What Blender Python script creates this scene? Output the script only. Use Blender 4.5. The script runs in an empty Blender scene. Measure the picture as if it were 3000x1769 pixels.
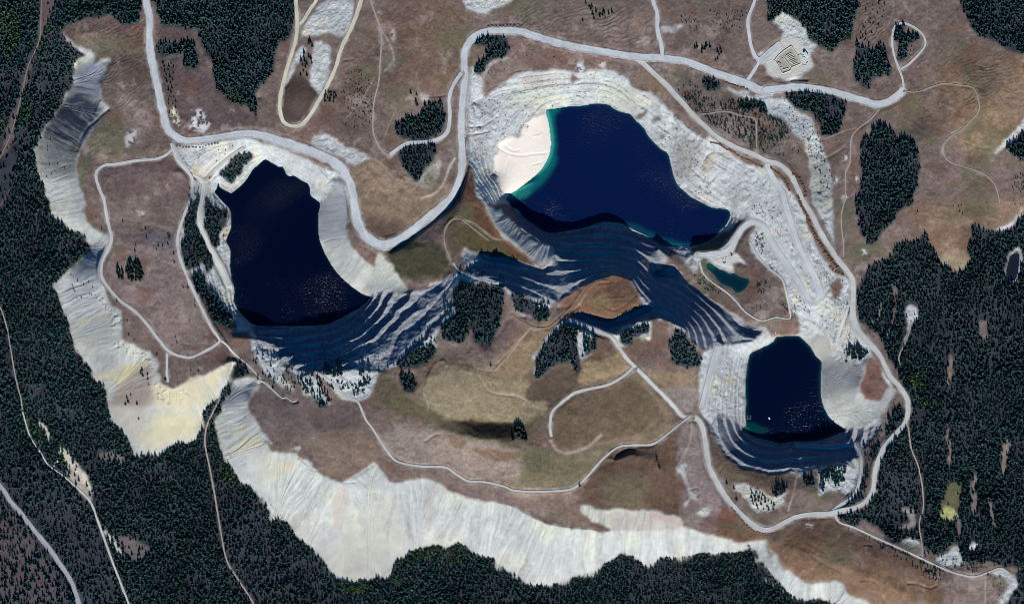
import bpy, math, numpy as np
from mathutils import Matrix, Vector
R = math.radians
rng = np.random.default_rng(7)
C = bpy.context.scene.collection
W0, H0 = 3000, 1769
k = 800 / 1979.0
TILES = {'A1': (0, 0, k), 'A2': (750, 0, k), 'A3': (1500, 0, k), 'A4': (2200, 0, k),
         'B1': (0, 585, k), 'B2': (750, 585, k), 'B3': (1500, 585, k), 'B4': (2200, 585, k),
         'C1': (0, 1169, k), 'C2': (750, 1169, k), 'C3': (1500, 1169, k), 'C4': (2200, 1169, k),
         'P': (0, 0, 1.0), 'PAD': (2230, 100, 200 / 1979.), 'PON': (2060, 720, 200 / 1979.), 'LK': (2160, 1170, 200 / 1979.),
         'NE': (1700, 230, 600 / 1979.), 'E': (1900, 560, 660 / 1979.), 'L1': (500, 400, 600 / 1979.),
         'N2': (1350, 60, 600 / 1979.), 'L3': (2050, 950, 650 / 1981.), 'W1': (750, 900, 550 / 1981.), 'CQ': (586, 586, 1500 / 1424.), 'W2': (1300, 600, 600 / 1979.)}


def pts(s, withz=False):
    """survey string -> metres east/south of the north-west corner (one metre per survey unit)"""
    out = []; t = TILES['P']; z = 0.0
    for tok in s.split():
        if tok in TILES: t = TILES[tok]
        elif tok.startswith('z='): z = float(tok[2:])
        else:
            a, b = tok.split(',')
            out.append((t[0] + float(a) * t[2], t[1] + float(b) * t[2]) + ((z,) if withz else ()))
    return np.array(out, float)


def smooth(p, n=8, closed=False):
    """Catmull-Rom through the points"""
    p = np.asarray(p, float); m = len(p)
    if m < 3: return np.array([p[0] + (p[-1] - p[0]) * t for t in np.linspace(0, 1, n + 1)])
    out = []
    rngs = range(m) if closed else range(m - 1)
    for i in rngs:
        if closed: a, b, c, d = p[i - 1], p[i], p[(i + 1) % m], p[(i + 2) % m]
        else: a, b, c, d = p[max(i - 1, 0)], p[i], p[i + 1], p[min(i + 2, m - 1)]
        for t in np.arange(n) / n:
            out.append(.5 * (2 * b + (c - a) * t + (2 * a - 5 * b + 4 * c - d) * t * t + (3 * b - a - 3 * c + d) * t ** 3))
    if not closed: out.append(p[-1])
    return np.array(out)


def resample(p, step):
    d = np.r_[0, np.cumsum(np.hypot(*(p[1:, :2] - p[:-1, :2]).T))]
    n = max(2, int(d[-1] / step) + 1); s = np.linspace(0, d[-1], n)
    return np.stack([np.interp(s, d, p[:, j]) for j in range(p.shape[1])], 1), s


# ------------------------------------------------------------------ survey grid
CELL = 2.5; M = 130.0
NX = int((W0 + 2 * M) / CELL); NY = int((H0 + 2 * M) / CELL)
GX = -M + np.arange(NX) * CELL; GY = -M + np.arange(NY) * CELL
XX, YY = np.meshgrid(GX, GY)


def fill(p, gx=None, gy=None):
    gx = GX if gx is None else gx; gy = GY if gy is None else gy
    m = np.zeros((len(gy), len(gx)), bool)
    x0, y0 = p[:, 0], p[:, 1]; x1, y1 = np.roll(x0, -1), np.roll(y0, -1)
    for j in range(max(0, np.searchsorted(gy, y0.min())), min(len(gy), np.searchsorted(gy, y0.max()) + 1)):
        y = gy[j]; c = (y0 <= y) != (y1 <= y)
        if not c.any(): continue
        xs = np.sort(x0[c] + (y - y0[c]) * (x1[c] - x0[c]) / (y1[c] - y0[c]))
        i = np.searchsorted(gx, xs)
        for a, b in zip(i[::2], i[1::2]): m[j, a:b] ^= True
    return m


def box(a, r):
    r = int(max(1, r))
    for ax in (0, 1):
        b = np.concatenate([np.repeat(a.take([0], ax), r + 1, ax), a, np.repeat(a.take([-1], ax), r, ax)], ax)
        c = np.cumsum(b, ax, dtype=np.float64); n = a.shape[ax]
        a = (c.take(range(2 * r + 1, 2 * r + 1 + n), ax) - c.take(range(0, n), ax)) / (2 * r + 1)
    return a


def blur(a, metres):
    r = max(1, metres / CELL / 2)
    return box(box(a.astype(float), r), r)


def vnoise(x, y, scale, seed):
    """value noise at arbitrary coordinates, -1..1"""
    g = np.random.default_rng(seed).random((256, 256)) * 2 - 1
    u = x / scale + 1000.37; v = y / scale + 1000.71
    i = np.floor(u).astype(int); j = np.floor(v).astype(int); fu = u - i; fv = v - j
    fu = fu * fu * (3 - 2 * fu); fv = fv * fv * (3 - 2 * fv)
    a = g[j % 256, i % 256]; b = g[j % 256, (i + 1) % 256]; c = g[(j + 1) % 256, i % 256]; d = g[(j + 1) % 256, (i + 1) % 256]
    return (a + (b - a) * fu) * (1 - fv) + (c + (d - c) * fu) * fv


def fbm(x, y, scale, seed, oct=4, gain=.5):
    s = 0; a = 1; t = 0
    for o in range(oct):
        c, sn = math.cos(o * 1.3), math.sin(o * 1.3)
        s = s + a * vnoise(x * c - y * sn, x * sn + y * c, scale / 2 ** o, seed + o * 17); t += a; a *= gain
    return s / t * 1.6


def sstep(a, b, x):
    t = np.clip((x - a) / (b - a), 0, 1); return t * t * (3 - 2 * t)


# ------------------------------------------------------------------ shorelines
LAKE1 = "L1 455,447 470,490 570,545 620,520 690,460 740,400 790,320 850,270 900,222 950,240 1000,270 1040,295 1080,292 1110,360 1150,385 1190,378 1260,420 1330,465 1345,560 1390,605 1440,650 1425,740 1420,880 1435,1000 1470,1100 1540,1230 1640,1360 1790,1484 B2 680,620 760,680 818,708 760,770 700,810 560,880 490,905 300,915 150,912 40,910 B1 1830,905 1790,870 1740,820 1690,730 1700,660 1680,590 1665,500 1660,420 L1 575,1300 570,1100 535,1020 545,960 578,880 580,740 560,690 500,630 440,560 420,535 440,500"
LAKE2 = "N2 825,885 850,860 950,845 1050,830 1150,825 1230,822 1250,805 1330,803 1420,810 1480,850 1560,885 1640,905 1700,975 1770,1040 1820,1130 1880,1190 1979,1290 NE 780,680 850,730 870,800 885,870 905,950 950,1040 1030,1110 1070,1150 1100,1160 1200,1210 1280,1250 1380,1255 1440,1280 1450,1340 1400,1430 E 640,340 560,420 470,465 390,480 260,485 150,480 B3 1040,300 980,260 900,220 810,175 760,165 650,160 560,190 480,210 380,225 290,240 220,220 150,170 90,130 50,80 0,50 A2 1830,1460 1815,1440 1850,1400 1900,1370 N2 740,1484 800,1410 850,1320 875,1200 865,1080 850,980"
LAKE3 = "L3 660,160 690,115 800,105 890,108 940,150 990,200 1040,280 1095,345 1085,450 1085,620 1105,720 1160,830 1230,890 1300,940 1200,990 1080,1030 950,1045 800,1050 720,1060 620,1035 520,1010 440,970 390,925 425,910 415,820 420,700 415,550 425,420 440,320 460,260 540,220"
POND = "PON 120,530 180,505 230,530 330,600 480,690 640,750 760,820 890,800 1050,890 1200,950 1310,960 1340,1010 1330,1090 1240,1220 1120,1320 1000,1345 930,1320 850,1220 700,1160 540,1090 430,980 340,850 230,730 130,650"
OVAL = "B4 1890,400 1920,385 1945,395 1945,450 1935,520 1912,580 1880,585 1855,565 1852,520 1862,470 1875,425"
ovrim = "B4 1905,365 1950,360 1968,400 1965,460 1950,540 1925,600 1870,600 1842,570 1842,510 1855,440 1875,390"
WATERS = [('lake', LAKE1, 22., 'deep navy pit lake with a curved white talus bank on its east shore'),
          ('lake', LAKE2, 22., 'largest blue pit lake with a white sand beach and turquoise margin'),
          ('lake', LAKE3, 12., 'smallest navy pit lake below terraced pale benches'),
          ('pond', POND, 58., 'small dark green pond between brown grassy banks'),
          ('pond', OVAL, 70., 'small oval dark pond with a pale rim inside the forest')]

# ------------------------------------------------------------------ height survey (break lines)
HL = []
def hl(s, closed=False): HL.append((s, closed))
for nm, s, z, lb in WATERS: hl('z=%g ' % z + s, True)
hl("A1 z=88 690,470 790,440 z=92 730,620 730,740 790,790 680,930 z=95 570,1100 550,1180 600,1420 B1 610,0 630,140 720,230 790,340 720,500 730,580 800,750 z=100 880,870 890,980 950,1050 1080,1100 1140,1250 1180,1340 1250,1370 1320,1340 1560,1240 1690,1170")
hl("A1 z=76 460,210 470,280 560,345 z=40 560,440 z=30 530,500 520,590 z=12 440,760 320,930 z=20 245,1110 z=20 280,1290 345,1470 B1 370,110 490,210 630,330 z=30 640,370 570,440 450,530 z=15 370,620 450,820 520,1020 z=5 545,1120 660,1290 765,1480 C1 770,80 880,240 z=-5 960,410 1180,390 1400,320 z=10 1430,270 1470,200 1460,150")
hl("B1 z=60 1700,1130 z=45 1640,1350 C1 z=30 1590,0 z=10 1480,320 z=-5 1540,640 z=-15 1830,1484")
hl("B1 z=78 1690,1290 1780,1340 z=92 1870,1310 z=100 1810,1440 C1 z=108 1840,130 1920,250 1979,340 C2 70,310 120,380 220,380 450,520 z=114 610,610 750,530 855,470 920,540 975,600 z=118 1220,585 1400,650 1550,710 1700,740 1850,770 1979,830 C3 100,830 250,900 400,930 560,940 690,960 z=116 800,950 1000,960 1260,930 1480,985 z=108 1690,1040 1840,1030 1900,1190 1979,1250 C4 200,1220 300,1260 390,1320 630,1325 760,1440 860,1484")
hl("C3 z=130 485,765 540,760 680,810 760,795 900,800 1000,810 1200,840")
hl("C1 z=15 1560,130 z=5 1560,250 1620,440 1720,590 1880,720 z=-15 1940,880 C2 80,870 280,1000 460,1160 z=-25 570,1300 800,1320 990,1290 z=-15 1000,1190 1110,1120 1240,1080 1440,1060 1580,1130 z=-25 1720,1170 1979,1360 C3 270,1360 430,1300 640,1240 z=-5 740,1160 840,1140 1000,1230 1080,1160 1350,1130 z=15 1660,1110 1740,1090 z=15 1800,1280 C4 20,1150 z=40 130,1310 270,1410 400,1470 540,1470")
hl("A1 z=106 800,1270 1300,1250 z=102 900,1400"); hl("B1 z=102 850,100 1250,100"); hl("B1 z=106 900,620 1250,700 1200,1000"); hl("B1 z=97 850,180 1250,230"); hl("B1 z=101 1380,0 1290,270 1350,540 1460,780 1580,1000")
hl("A1 z=100 1060,0 1110,470 1210,920 z=97 1350,1020 1800,970 A2 z=95 130,1010 420,1110 620,1220 B2 z=92 710,0 770,230 920,330 z=90 1100,250 1400,10 A2 z=92 1460,1340 1490,950 z=95 1515,560 1515,370 1640,240 A3 z=100 120,250 620,370 1000,420 1350,480 1730,610 A4 z=103 250,640 700,700 900,755 z=108 1105,640")
hl("B2 z=106 1045,365 z=116 1210,345 1320,290 z=122 1455,120 A2 1500,1450 z=105 1550,1230")
hl("A2 z=105 1560,1280 z=120 1610,1400 B2 z=124 1670,30 1740,200 1900,330 B3 100,430 230,500"); hl("W2 z=88 490,0 620,110 745,215 870,310 950,355"); hl("W2 z=100 1010,385"); hl("W2 z=118 1070,500 975,625")
hl("B2 z=84 690,200 760,340 880,400 970,470 1050,590 1110,680"); hl("B2 z=105 1000,400 1060,580 z=115 1300,600 z=122 1430,480 1510,340 1600,390 1780,440 1979,465 B3 130,480 225,515")
hl("W2 z=182 380,690 z=204 600,800 660,860 z=180 1000,930 1080,930"); hl("B3 z=164 340,700 520,620 740,540 870,590")
hl("B2 z=168 1470,690 1500,640 1750,640"); hl("B2 z=170 1700,1050 1500,1030 1350,1000")
hl("B2 z=85 140,1110 z=128 330,1240 z=146 470,1270 z=152 700,1230 900,1240 z=172 1120,1120 z=175 1320,920 z=168 1430,850"); hl("B2 z=110 1330,600 1110,680"); hl("B2 z=95 0,1100 z=100 200,1400")
hl("B1 z=90 1690,1000 1800,1000 z=80 1979,1040"); hl("B2 z=50 0,985 130,965")
hl("B3 z=167 600,700 800,650"); hl("B3 z=160 340,780 500,780 680,865 860,805 950,730")
hl("B3 z=150 480,850 600,880 690,900 860,850 940,800 1000,795"); hl("B3 z=196 450,900 560,945 650,975 750,985 840,940 910,880 1040,870"); hl("W2 z=176 1000,1180 1240,1120")
hl("B3 z=164 870,590 920,680 1000,780 z=192 1060,850 1250,935 z=176 1290,1040 z=140 1390,1090"); hl("E z=50 60,740 z=48 300,740 420,850 560,960 700,1050 z=40 850,1180 940,1205"); hl("E z=60 90,500 200,600")
hl("E z=130 600,1370 z=108 620,1340 B3 z=118 1430,1300 C3 z=112 1400,100"); hl("E z=75 760,1340 900,1330 z=40 1050,1230")
hl("B3 z=196 700,1100 z=186 330,1000"); hl("B3 z=175 880,1200 z=140 1180,1484 C3 z=118 1290,125 1370,180"); hl("B3 z=172 690,1340 C3 z=165 300,80"); hl("B2 z=168 1300,1200 1979,1100")
hl("C2 z=161 1300,130 z=150 1600,185 1870,160"); hl("C2 z=163 1330,215 z=169 1450,245 z=178 1650,290 z=175 1870,275"); hl("C2 z=145 800,150 950,370 1220,485 1540,590 1979,655 C3 400,655 550,550 z=140 900,330")
hl("C3 z=160 720,440 850,400 1010,420 1060,480"); hl("C3 z=152 900,650")
hl("C3 z=112 1390,250 1430,490 1540,690 1710,880 1860,945 C4 z=105 160,935 440,835 640,810 z=98 820,750 890,620 930,420 z=92 1040,260 1130,90 B4 z=90 1140,1440 1010,1280 850,1030 z=88 735,820 735,580 z=92 560,330 440,110 A4 z=96 340,1370 200,1190 A3 z=98 1480,990 1200,710 930,430")
hl("L3 z=98 120,980 170,1100 300,1220 440,1290 z=98 640,1330 740,1320 830,1290"); hl("C4 z=98 320,545 560,490 690,470"); hl("L3 z=46 830,1090 1000,1105 1200,1115 1350,1090"); hl("L3 z=56 1370,1090 z=70 1440,1200 z=82 1420,1340 C4 z=100 650,780"); hl("L3 z=100 1390,1190")
hl("C4 z=112 300,700 500,680 C3 1600,600"); hl("L3 z=86 1480,330 1420,560 1540,680 1680,540 1600,350"); hl("L3 z=88 1600,860"); hl("L3 z=80 1500,1050 1540,880")
hl("B3 z=62 1350,400 1500,400 1600,300 1680,200"); hl("B3 z=62 1400,450 1700,500 1900,700 1700,760"); hl("B4 z=52 0,850 280,850"); hl("B4 z=26 170,950 370,955")
hl("B4 z=92 240,0 330,290 z=82 460,560 z=76 490,720 400,700 z=70 260,470 z=65 100,210"); hl("B4 z=48 500,880"); hl("B4 z=92 400,150 520,380 600,500 690,600")
hl("A3 z=86 60,540 300,520 680,535 1000,690 1200,880 1400,1020 z=84 1700,1180 A4 110,1230"); hl("NE z=62 1250,900 1500,1000 1520,1250"); hl("A2 z=76 1560,700 1550,1100"); hl("A2 z=34 1900,1000 1760,1080 1720,1280"); hl("A3 z=32 100,900"); hl("N2 z=60 100,800 400,700 900,620 1300,590 1500,640 1750,850"); hl("NE z=55 880,350 1000,600 1100,850 z=75 1020,420 1150,600")
hl("A2 z=108 900,220 1200,200 1300,500 1100,700"); hl("A1 z=60 0,0 z=40 150,700 z=15 0,1400 B1 z=0 0,700 C1 z=-20 0,300 z=-30 300,1100 z=-35 800,1484"); hl("A1 z=95 600,250 1000,250"); hl("A1 z=110 1500,100 1700,500"); hl("A1 z=104 1400,700")
hl("A2 z=112 300,100 z=105 175,750 z=102 260,920 z=104 450,740 z=112 650,290 765,0"); hl("A2 z=85 20,700"); hl("A2 z=96 520,640 480,800"); hl("A2 z=100 620,900 700,500"); hl("A2 z=98 1150,920 1150,1180"); hl("A2 z=100 1000,1350")
hl("A4 z=115 1000,100 1400,300 1800,700 z=118 1400,900 1000,1200"); hl("B4 z=112 900,200 1300,150 z=98 1700,100"); hl("B4 z=85 900,700 1300,700 z=75 1700,900 C4 z=70 1300,300 z=60 1700,700 z=85 1000,900")
hl("C4 z=116 300,1080 700,1220 z=108 1100,1400"); hl("C4 z=96 700,935 z=86 1250,1180 z=78 1700,1280"); hl("C4 z=70 1850,1350"); hl("C4 z=40 1979,1480"); hl("A4 z=100 200,450 350,400"); hl("A4 z=112 560,150 z=104 700,300"); hl("A4 z=82 500,1000 500,1400"); hl("A4 z=90 130,800 330,880")


def diffuse():
    z = None
    for cs, it in ((80, 400), (40, 300), (20, 300), (10, 250), (5, 220)):
        nx = int((W0 + 2 * M) / cs) + 2; ny = int((H0 + 2 * M) / cs) + 2
        acc = np.zeros((ny, nx)); cnt = np.zeros((ny, nx))
        for s, cl in HL:
            p = pts(s, True)
            if cl: p = np.vstack([smooth(p, 5, True), p[:1]])
            if len(p) > 1: p, _ = resample(p, cs * .6)
            i = np.round((p[:, 0] + M) / cs).astype(int).clip(0, nx - 1); j = np.round((p[:, 1] + M) / cs).astype(int).clip(0, ny - 1)
            np.add.at(acc, (j, i), p[:, 2]); np.add.at(cnt, (j, i), 1)
        fixed = cnt > 0; val = np.where(fixed, acc / np.maximum(cnt, 1), 0)
        if z is None: z = np.full((ny, nx), 90.0)
        else: z = bilin(z, pc, np.arange(nx) * cs, np.arange(ny) * cs)
        z = np.where(fixed, val, z)
        for _ in range(it):
            q = np.pad(z, 1, mode='edge')
            z = np.where(fixed, val, .25 * (q[1:-1, :-2] + q[1:-1, 2:] + q[:-2, 1:-1] + q[2:, 1:-1]))
        pc = cs
    return bilin(z, pc, np.arange(NX) * CELL, np.arange(NY) * CELL)


def bilin(z, cs, xs, ys):
    u = np.clip(xs / cs, 0, z.shape[1] - 1.001); v = np.clip(ys / cs, 0, z.shape[0] - 1.001)
    i = u.astype(int); j = v.astype(int); fu = (u - i)[None]; fv = (v - j)[:, None]
    a = z[j][:, i]; b = z[j][:, i + 1]; c = z[j + 1][:, i]; d = z[j + 1][:, i + 1]
    return (a * (1 - fu) + b * fu) * (1 - fv) + (c * (1 - fu) + d * fu) * fv


Z = diffuse()

# ------------------------------------------------------------------ ground cover polygons
NFLD, SCREE, ROCK, WALL, BEACH, FOREST = 0, 1, 2, 3, 4, 5
cls = np.zeros((NY, NX), np.uint8)
wob = 8.0
WX = XX + fbm(XX, YY, 34, 91, 5, .7) * wob; WY = YY + fbm(XX, YY, 34, 191, 5, .7) * wob


def region(s, warp=True, close=True):
    m = fill(smooth(pts(s), 4, True) if close else pts(s))
    if warp:
        i = np.round((WX + M) / CELL).astype(int).clip(0, NX - 1); j = np.round((WY + M) / CELL).astype(int).clip(0, NY - 1)
        m = m[j, i]
    return m


SCREE_S = ["B1 1690,1290 1780,1290 1880,1300 1870,1370 1810,1440 C1 1810,20 1840,130 1920,250 1979,340 C2 70,310 120,380 220,380 320,420 450,520 530,570 610,610 640,600 750,530 855,470 920,540 975,600 1100,595 1220,585 1300,600 1400,650 1550,710 1700,740 1850,770 1979,830 C3 100,830 250,900 400,930 560,940 690,960 720,930 640,900 570,870 500,800 485,765 540,760 680,810 760,795 900,800 1000,810 1200,840 1260,920 1350,950 1480,980 1550,1020 1690,1040 1770,1010 1840,1030 1880,1110 1900,1190 1979,1250 C4 110,1040 150,1150 200,1220 300,1260 390,1320 500,1330 630,1325 680,1390 760,1440 860,1500 700,1560 400,1560 -100,1300 C3 1700,1300 1300,1300 1000,1350 600,1400 300,1450 C2 1900,1440 1500,1300 1000,1400 500,1400 C1 1979,1100 1700,700 1540,400 1560,130 1620,0",
           "A1 460,210 470,280 540,330 680,390 690,470 790,440 760,520 730,620 730,740 790,790 740,850 680,930 620,1020 570,1100 550,1180 560,1300 600,1420 B1 610,0 630,140 700,220 790,250 790,340 750,420 720,500 730,580 760,640 800,750 860,790 880,870 890,980 950,1050 1080,1100 1130,1160 1140,1250 1180,1340 1250,1370 1320,1340 1400,1290 1560,1240 1700,1150 1680,1300 C1 1580,20 1480,180 1400,380 900,480 700,100 B1 600,1300 480,1050 400,800 330,600 300,300 A1 300,1484 200,1200 240,950 400,750 480,550 500,400",
           "L1 1440,650 1500,590 1540,540 1600,470 1690,450 1710,560 1700,900 1720,1010 1800,1110 1900,1200 1979,1250 B2 880,400 960,440 1050,590 1110,680 1000,700 820,730 600,580 450,330 430,60"]
ROCKS = ["N2 100,440 190,530 230,600 200,690 230,740 330,640 430,590 560,520 700,480 850,490 1000,480 1150,510 1330,480 1480,500 1600,570 1680,660 1850,710 1960,800 NE 760,180 860,280 930,390 1050,460 1150,560 1215,610 1240,560 1340,640 1480,730 1600,840 1700,860 1780,880 1900,960 E 1190,-60 1290,60 1380,250 1450,450 1560,640 1650,740 1760,790 1780,1000 1800,1100 1900,1250 1979,1420 L3 1500,200 1640,420 1760,600 1700,700 1600,850 1480,920 1300,960 1000,700 600,300 500,250 400,500 400,920 L3 200,800 L3 100,900 20,780 0,700 0,420 60,220 190,170 E 600,1340 640,1340 800,1330 1020,1180 E 980,1200 900,1100 500,800 200,500 0,400 W2 1500,100 700,0 420,0 A2 1600,1400 1560,1250 1530,1050 1530,700 1550,520",
         "L1 30,80 250,90 500,50 700,10 900,60 1100,130 1300,220 1530,330 1640,340 1690,420 1600,480 1450,660 1200,500 900,300 600,600 560,800 600,1000 600,1484 B1 1850,900 1690,950 1600,880 1500,740 1400,560 L1 150,1290 90,1000 150,800 210,560 200,380 110,300 30,200",
         "A2 470,50 560,20 720,10 690,150 640,270 520,240 340,270 400,130", "A2 420,330 450,300 510,320 550,400 530,540 450,680 400,600 410,400", "A2 320,350 360,350 340,420 300,480 240,620 210,600 270,450",
         "A2 1550,-20 1520,50 1640,110 1740,60 1870,-20", "A2 440,985 540,990 650,1060 760,1110 840,1150 700,1190 640,1150 560,1120 400,1050",
         "A4 -10,690 60,695 150,700 240,720 330,800 440,880 470,960 490,1000 530,1110 560,1200 570,1350 580,1484 B4 610,250 600,330 540,200 470,80 A4 440,1400 430,1150 380,1050 300,950 240,880 130,830 40,740 A3 1550,640 1700,655",
         "A4 120,490 40,420 180,330 230,230 160,150 240,90 300,130 390,200 420,280 470,340 430,400 460,480 400,520 330,590 250,590 130,530",
         "B2 1440,540 1340,590 1110,680 820,710 700,800 500,900 0,930 -30,1000 -20,1080 60,1250 200,1360 300,1400 540,1480 520,1400 430,1240 470,1270 600,1420 680,1450 820,1440 880,1260 900,1240 1030,1200 1120,1110 1280,1080 1300,1010 1330,900 1440,850 1430,700 1500,600 1790,620 1850,640 1600,520",
         "W2 900,1484 940,1380 1060,1200 1130,1120 1250,1110 1500,1220 1640,1260 1700,1200 1900,1110 1979,1090 1979,1300 1850,1290 1700,1400 1640,1290 1500,1270 1400,1484 1330,1484", "W2 680,1010 860,1100 930,1130 1050,1080 1000,960 1100,900 1000,880 700,850",
         "C4 290,500 330,560 460,500 490,680 560,660 700,690 760,600 800,450 740,340 560,480", "C3 1600,640 1700,620 1900,720 1979,640 1960,760 1850,810 1760,790 1690,720", "C4 0,640 170,720 260,650 200,780 100,810 0,780",
         "C3 1180,510 1250,470 1250,530 1310,670 1390,790 1450,800 1400,860 1340,810 1380,780 1300,700 1250,760 1250,730 1300,690 1230,550",
         "C4 1090,1050 1110,1000 1180,1010 1240,1060", "C4 1360,1150 1430,1110 1500,1070 1540,1190 1440,1220 1360,1190", "A4 1770,1110 1850,1010 1920,950 1979,860 2010,960 1870,1060",
         "C4 1740,1250 1870,1250 1930,1320 1900,1420 1840,1484 1800,1484 1860,1360 1820,1280", "B4 1979,60 1930,160 1880,210 1800,235 1790,210 1880,180 1930,100",
         "A1 460,210 480,270 560,330 690,385 660,410 560,345 470,300",
         "B4 1115,830 1140,760 1200,790 1210,850 1170,920 1160,1000 1110,1050 1140,930", "B3 130,1120 170,1180 160,1260 220,1190", "B3 460,980 520,980 500,1180 470,1260 450,1100"]
WALLS = ["B2 818,708 900,680 1020,665 1110,690 1320,640 1440,700 1330,900 1240,1000 1120,1110 1030,1200 900,1230 700,1230 470,1260 330,1230 200,1210 140,1110 30,1060 -10,960 B1 1830,910 B2 150,912 300,915 490,905 560,880 700,810 760,770",
         "B3 0,50 90,130 220,220 380,225 560,190 650,160 760,165 900,220 1040,300 1140,350 1100,480 1000,540 900,600 740,540 520,620 280,745 150,720 0,690 B2 1800,640 1560,530 1505,440 1510,340 1600,390 1979,465 B3 230,505 300,400 200,330 60,200",
         "E 60,720 200,650 300,740 560,960 700,1050 800,1110 900,1190 980,1180 1010,1210 940,1270 880,1320 620,1340 500,1390 350,1280 160,1160 0,1060 -100,900 -150,720",
         "W2 1250,1060 1310,1050 1420,1110 1560,1140 1650,1110 1850,1010 1979,1000 1979,1090 1830,1120 1700,1190 1560,1230 1400,1180 1290,1160",
         "L3 120,990 60,930 200,830 390,925 440,970 620,1035 720,1060 950,1045 1200,990 1300,940 1500,915 1590,860 1600,960 1480,1080 1420,1180 1390,1200 1360,1260 1250,1230 830,1290 740,1330 640,1330 440,1290 300,1220 170,1100"]
BEACHP = "N2 825,885 800,895 720,920 640,990 590,1060 570,1120 500,1110 420,1150 350,1180 380,1230 330,1310 310,1430 320,1484 A2 1750,1330 1790,1390 1815,1440 1870,1440 A3 130,1390 260,1220 330,1080 300,900 270,830"
MEADOW_ISLES = ["E 360,500 470,470 600,400 720,320 830,240 910,210 740,380 680,460 600,530 500,560 430,555",
                "E 450,590 500,590 540,620 640,690 760,720 740,640 830,630 870,640 750,520 760,450 800,360 900,300 960,320 890,430 940,560 1060,680 1180,770 1220,920 1250,1060 1310,1090 1340,1180 1330,1250 1110,1290 1060,1230 1030,1180 900,1180 760,1070 560,950 420,850 330,740 440,690",
                "L3 1540,300 1600,350 1650,480 1690,550 1640,650 1560,685 1480,660 1430,600 1440,510 1480,440 1480,340", "E 1590,800 1660,770 1710,830 1700,880 1640,950 1610,900",
                "A4 100,500 0,590 20,640 150,570 200,570 130,540", "N2 1090,520 1050,600 1150,560", "W1 330,660 400,700 470,800 500,930 420,920 380,830 300,750", "W1 600,690 650,690 720,800 800,930 790,1000 740,960 660,800", "C3 1650,730 1750,810 1900,830 1700,900"]
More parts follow.
